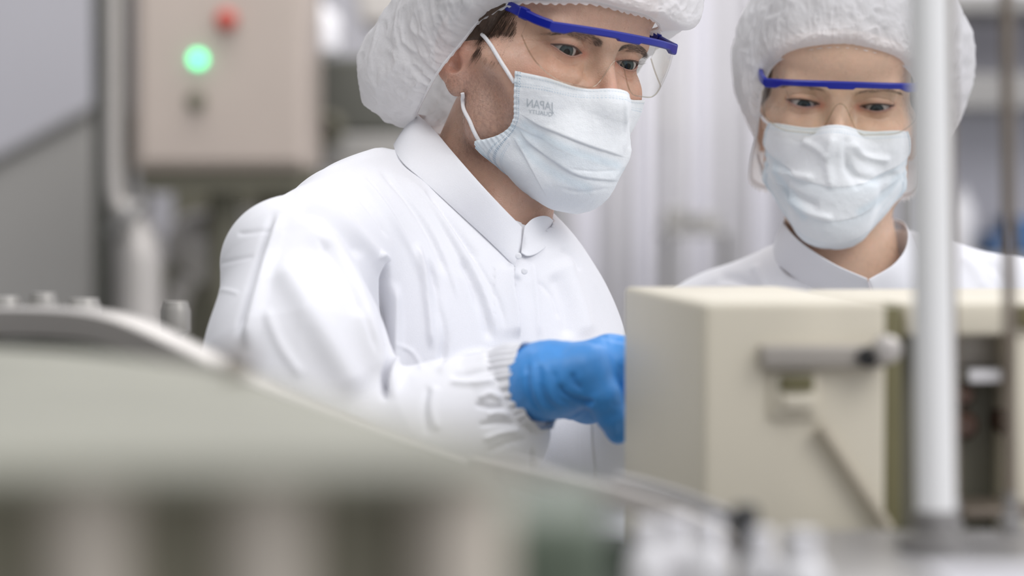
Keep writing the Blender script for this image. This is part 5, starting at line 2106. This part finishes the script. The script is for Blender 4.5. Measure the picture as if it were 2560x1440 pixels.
t = empty('parts_tray', (0.25, 1.06, TZ - 0.01), 'white plastic tray on the grey table at the bottom right corner', 'tray')
c = W(2560, 1400, 1.06)
m = MB()
m.box((c[0], c[1], TZ - 0.006), (0.075, 0.07, 0.004), bev=0.001)
for dx, dy, sx, sy in ((-0.036, 0, 0.003, 0.07), (0.036, 0, 0.003, 0.07), (0, -0.033, 0.075, 0.003), (0, 0.033, 0.075, 0.003)):
    m.box((c[0] + dx, c[1] + dy, TZ + 0.003), (sx, sy, 0.02), bev=0.001)
m.build('tray_body', MATS['white_plastic'], t)
c = W(2300, 1440, 1.04)
o = MB().box((c[0], c[1], TZ - 0.002), (0.045, 0.05, 0.014), bev=0.004).build('olive_block', MATS['olive_paint'])
tag(o, 'flat dark olive block on the grey table left of the white tray', 'block')

# sloping guide rails in front of the box
def rail(pts, w_, h_, name, label, m, n=60, posts=(), into=None):
    c = catmull(pts, n)
    t = into or empty(name, G0(c[n // 2]), label, 'guide rail')
    V, Fc = [], []
    for i in range(n):
        d = c[min(i + 1, n - 1)] - c[max(i - 1, 0)]
        d /= np.linalg.norm(d)
        s_ = np.cross(d, [0, 0, 1.0])
        s_ /= np.linalg.norm(s_)
        u_ = np.cross(s_, d)
        for a, b in ((-1, -.8), (-1, .8), (-.7, 1), (.7, 1), (1, .8), (1, -.8), (.7, -1), (-.7, -1)):
            V.append(c[i] + s_ * a * w_ / 2 + u_ * b * h_ / 2)
    for i in range(n - 1):
        for k in range(8): Fc.append((i * 8 + k, i * 8 + (k + 1) % 8, (i + 1) * 8 + (k + 1) % 8, (i + 1) * 8 + k))
    Fc += [tuple(range(8))[::-1], tuple((n - 1) * 8 + k for k in range(8))]
    MB().add(V, Fc).build('slot_bar' if into else 'rail_bar', m, t, ang=30)
    for q in posts:
        p = c[int(q * (n - 1))]
        MB().tube([p, (p[0], p[1], 0)], 0.005, 12).build('support', MATS['grey_steel'], t)
    return t


rail([W(1540, 1205, 1.36), W(1640, 1228, 1.35), W(1760, 1268, 1.34), W(1860, 1310, 1.33)], 0.006, 0.009, 'guide_rail', 'thin grey guide rail sloping down in front of the beige box', MATS['conveyor_steel'], posts=(0.5,))
rail([W(1180, 1150, 1.28), W(1360, 1195, 1.275), W(1560, 1245, 1.27), W(1740, 1310, 1.265), W(1880, 1390, 1.26)], 0.008, 0.011, 'guide_rail', 'wider pale guide rail running under the gloved hand to the bottles', MATS['pale_steel'], posts=(0.12,))
rail([W(-350, 850, 1.55), W(-100, 812, 1.5), W(120, 806, 1.45), W(300, 826, 1.40), W(470, 900, 1.36), W(640, 980, 1.33), W(900, 1080, 1.31), W(1160, 1170, 1.31)], 0.022, 0.018, 'curved_rail', 'pale curved steel rail arching in the left foreground over a dark slot', MATS['pale_steel'], posts=(0.1, 0.6))
cr_ = [o for o in bpy.data.objects if o.name == 'curved_rail'][0]
rail([W(-350, 905, 1.53), W(-100, 872, 1.48), W(120, 866, 1.43), W(280, 884, 1.39), W(420, 930, 1.36)], 0.024, 0.009, 'slot_rail', 'dark lower rail under the pale curved rail at the left edge', MATS['dark_metal'], posts=(0.3,), into=cr_)
# little fittings behind the curved rail
for k, (x, y, Y, r, h, lab) in enumerate(((15, 785, 1.62, 0.011, 0.012, 'small pale fitting standing behind the curved rail at the left edge'), (108, 780, 1.62, 0.010, 0.013, 'small pale fitting behind the curved rail, second from the left edge'),
                                     (210, 790, 1.64, 0.012, 0.012, 'small pale fitting behind the top of the curved rail'), (440, 800, 1.7, 0.010, 0.013, 'short pale fitting behind the curved rail beside the man\'s sleeve'))):
    c = W(x, y, Y)
    t = empty('rail_fitting', G0(c), lab, 'fitting', 'fittings behind the curved rail')
    MB().lathe(c, [(r * .7, -0.01), (r, -0.008), (r, h * .5), (r * .9, h * .7), (r * .8, h), (0.001, h)], 24).build('head', MATS['fitting_grey'], t)
    MB().tube([c + np.array([0, 0, -0.008]), (c[0], c[1], 0)], r * .5, 12).build('stem', MATS['grey_steel'], t)

# near cover plate on columns
HZ = CH - 0.070
cv = empty('machine_cover', (-0.17, 0.85, 0), 'large blurred pale green machine cover on cream columns in the near left foreground', 'machine cover')
MB().box((0.006, 0.82, 0.69), (0.052, 0.12, 1.38), bev=0.008).build('side_post', mat('dark_green', (0.085, 0.11, 0.075), rough=0.5, noise=0.15, nscale=10), cv)
ol = [(-0.50, 1.27), (-0.33, 1.22), (-0.20, 1.13), (-0.123, 1.02), (-0.075, 0.90), (-0.040, 0.80), (-0.018, 0.74), (-0.002, 0.69), (0.003, 0.66), (-0.008, 0.64), (-0.5, 0.64)]
c2 = catmull([(x, y, 0) for x, y in ol[:-1]], 50)[:, :2].tolist() + [list(ol[-1])]
n = len(c2)
V = [(x, y, HZ) for x, y in c2] + [(x, y, HZ - 0.005) for x, y in c2]
Fc = [tuple(range(n)), tuple(range(n, 2 * n))[::-1]] + [(i, (i + 1) % n, (i + 1) % n + n, i + n) for i in range(n)]
o = MB().add(V, Fc).build('cover_plate', MATS['green_cover'], cv, smooth=False)
b = o.modifiers.new('bevel', 'BEVEL')
b.width = 0.0015
b.segments = 3
b.limit_method = 'ANGLE'
for px in (-217, 227, 671, 1143):
    c = W(px, 1300, 0.668)
    MB().tube([(c[0], c[1], HZ - 0.004), (c[0], c[1], 0)], 0.0138, 28).build('column', MATS['cream_post'], cv)
ctr = np.array([-0.25, 0.85])
c3 = [tuple(ctr + (np.array(p) - ctr) * 0.90) for p in c2]
V = [(x, y, HZ - 0.004) for x, y in c3] + [(x, y, 0.0) for x, y in c3]
MB().add(V, Fc).build('drum_body', MATS['deep_green'], cv, ang=20)
c = W(592, 935, 0.985)
MB().lathe((c[0], c[1], HZ - 0.001), [(0.004, 0), (0.004, 0.003), (0.0065, 0.0035), (0.0065, 0.009), (0.005, 0.011), (0.001, 0.011)], 24).build('knob', MATS['rust_steel'], cv)
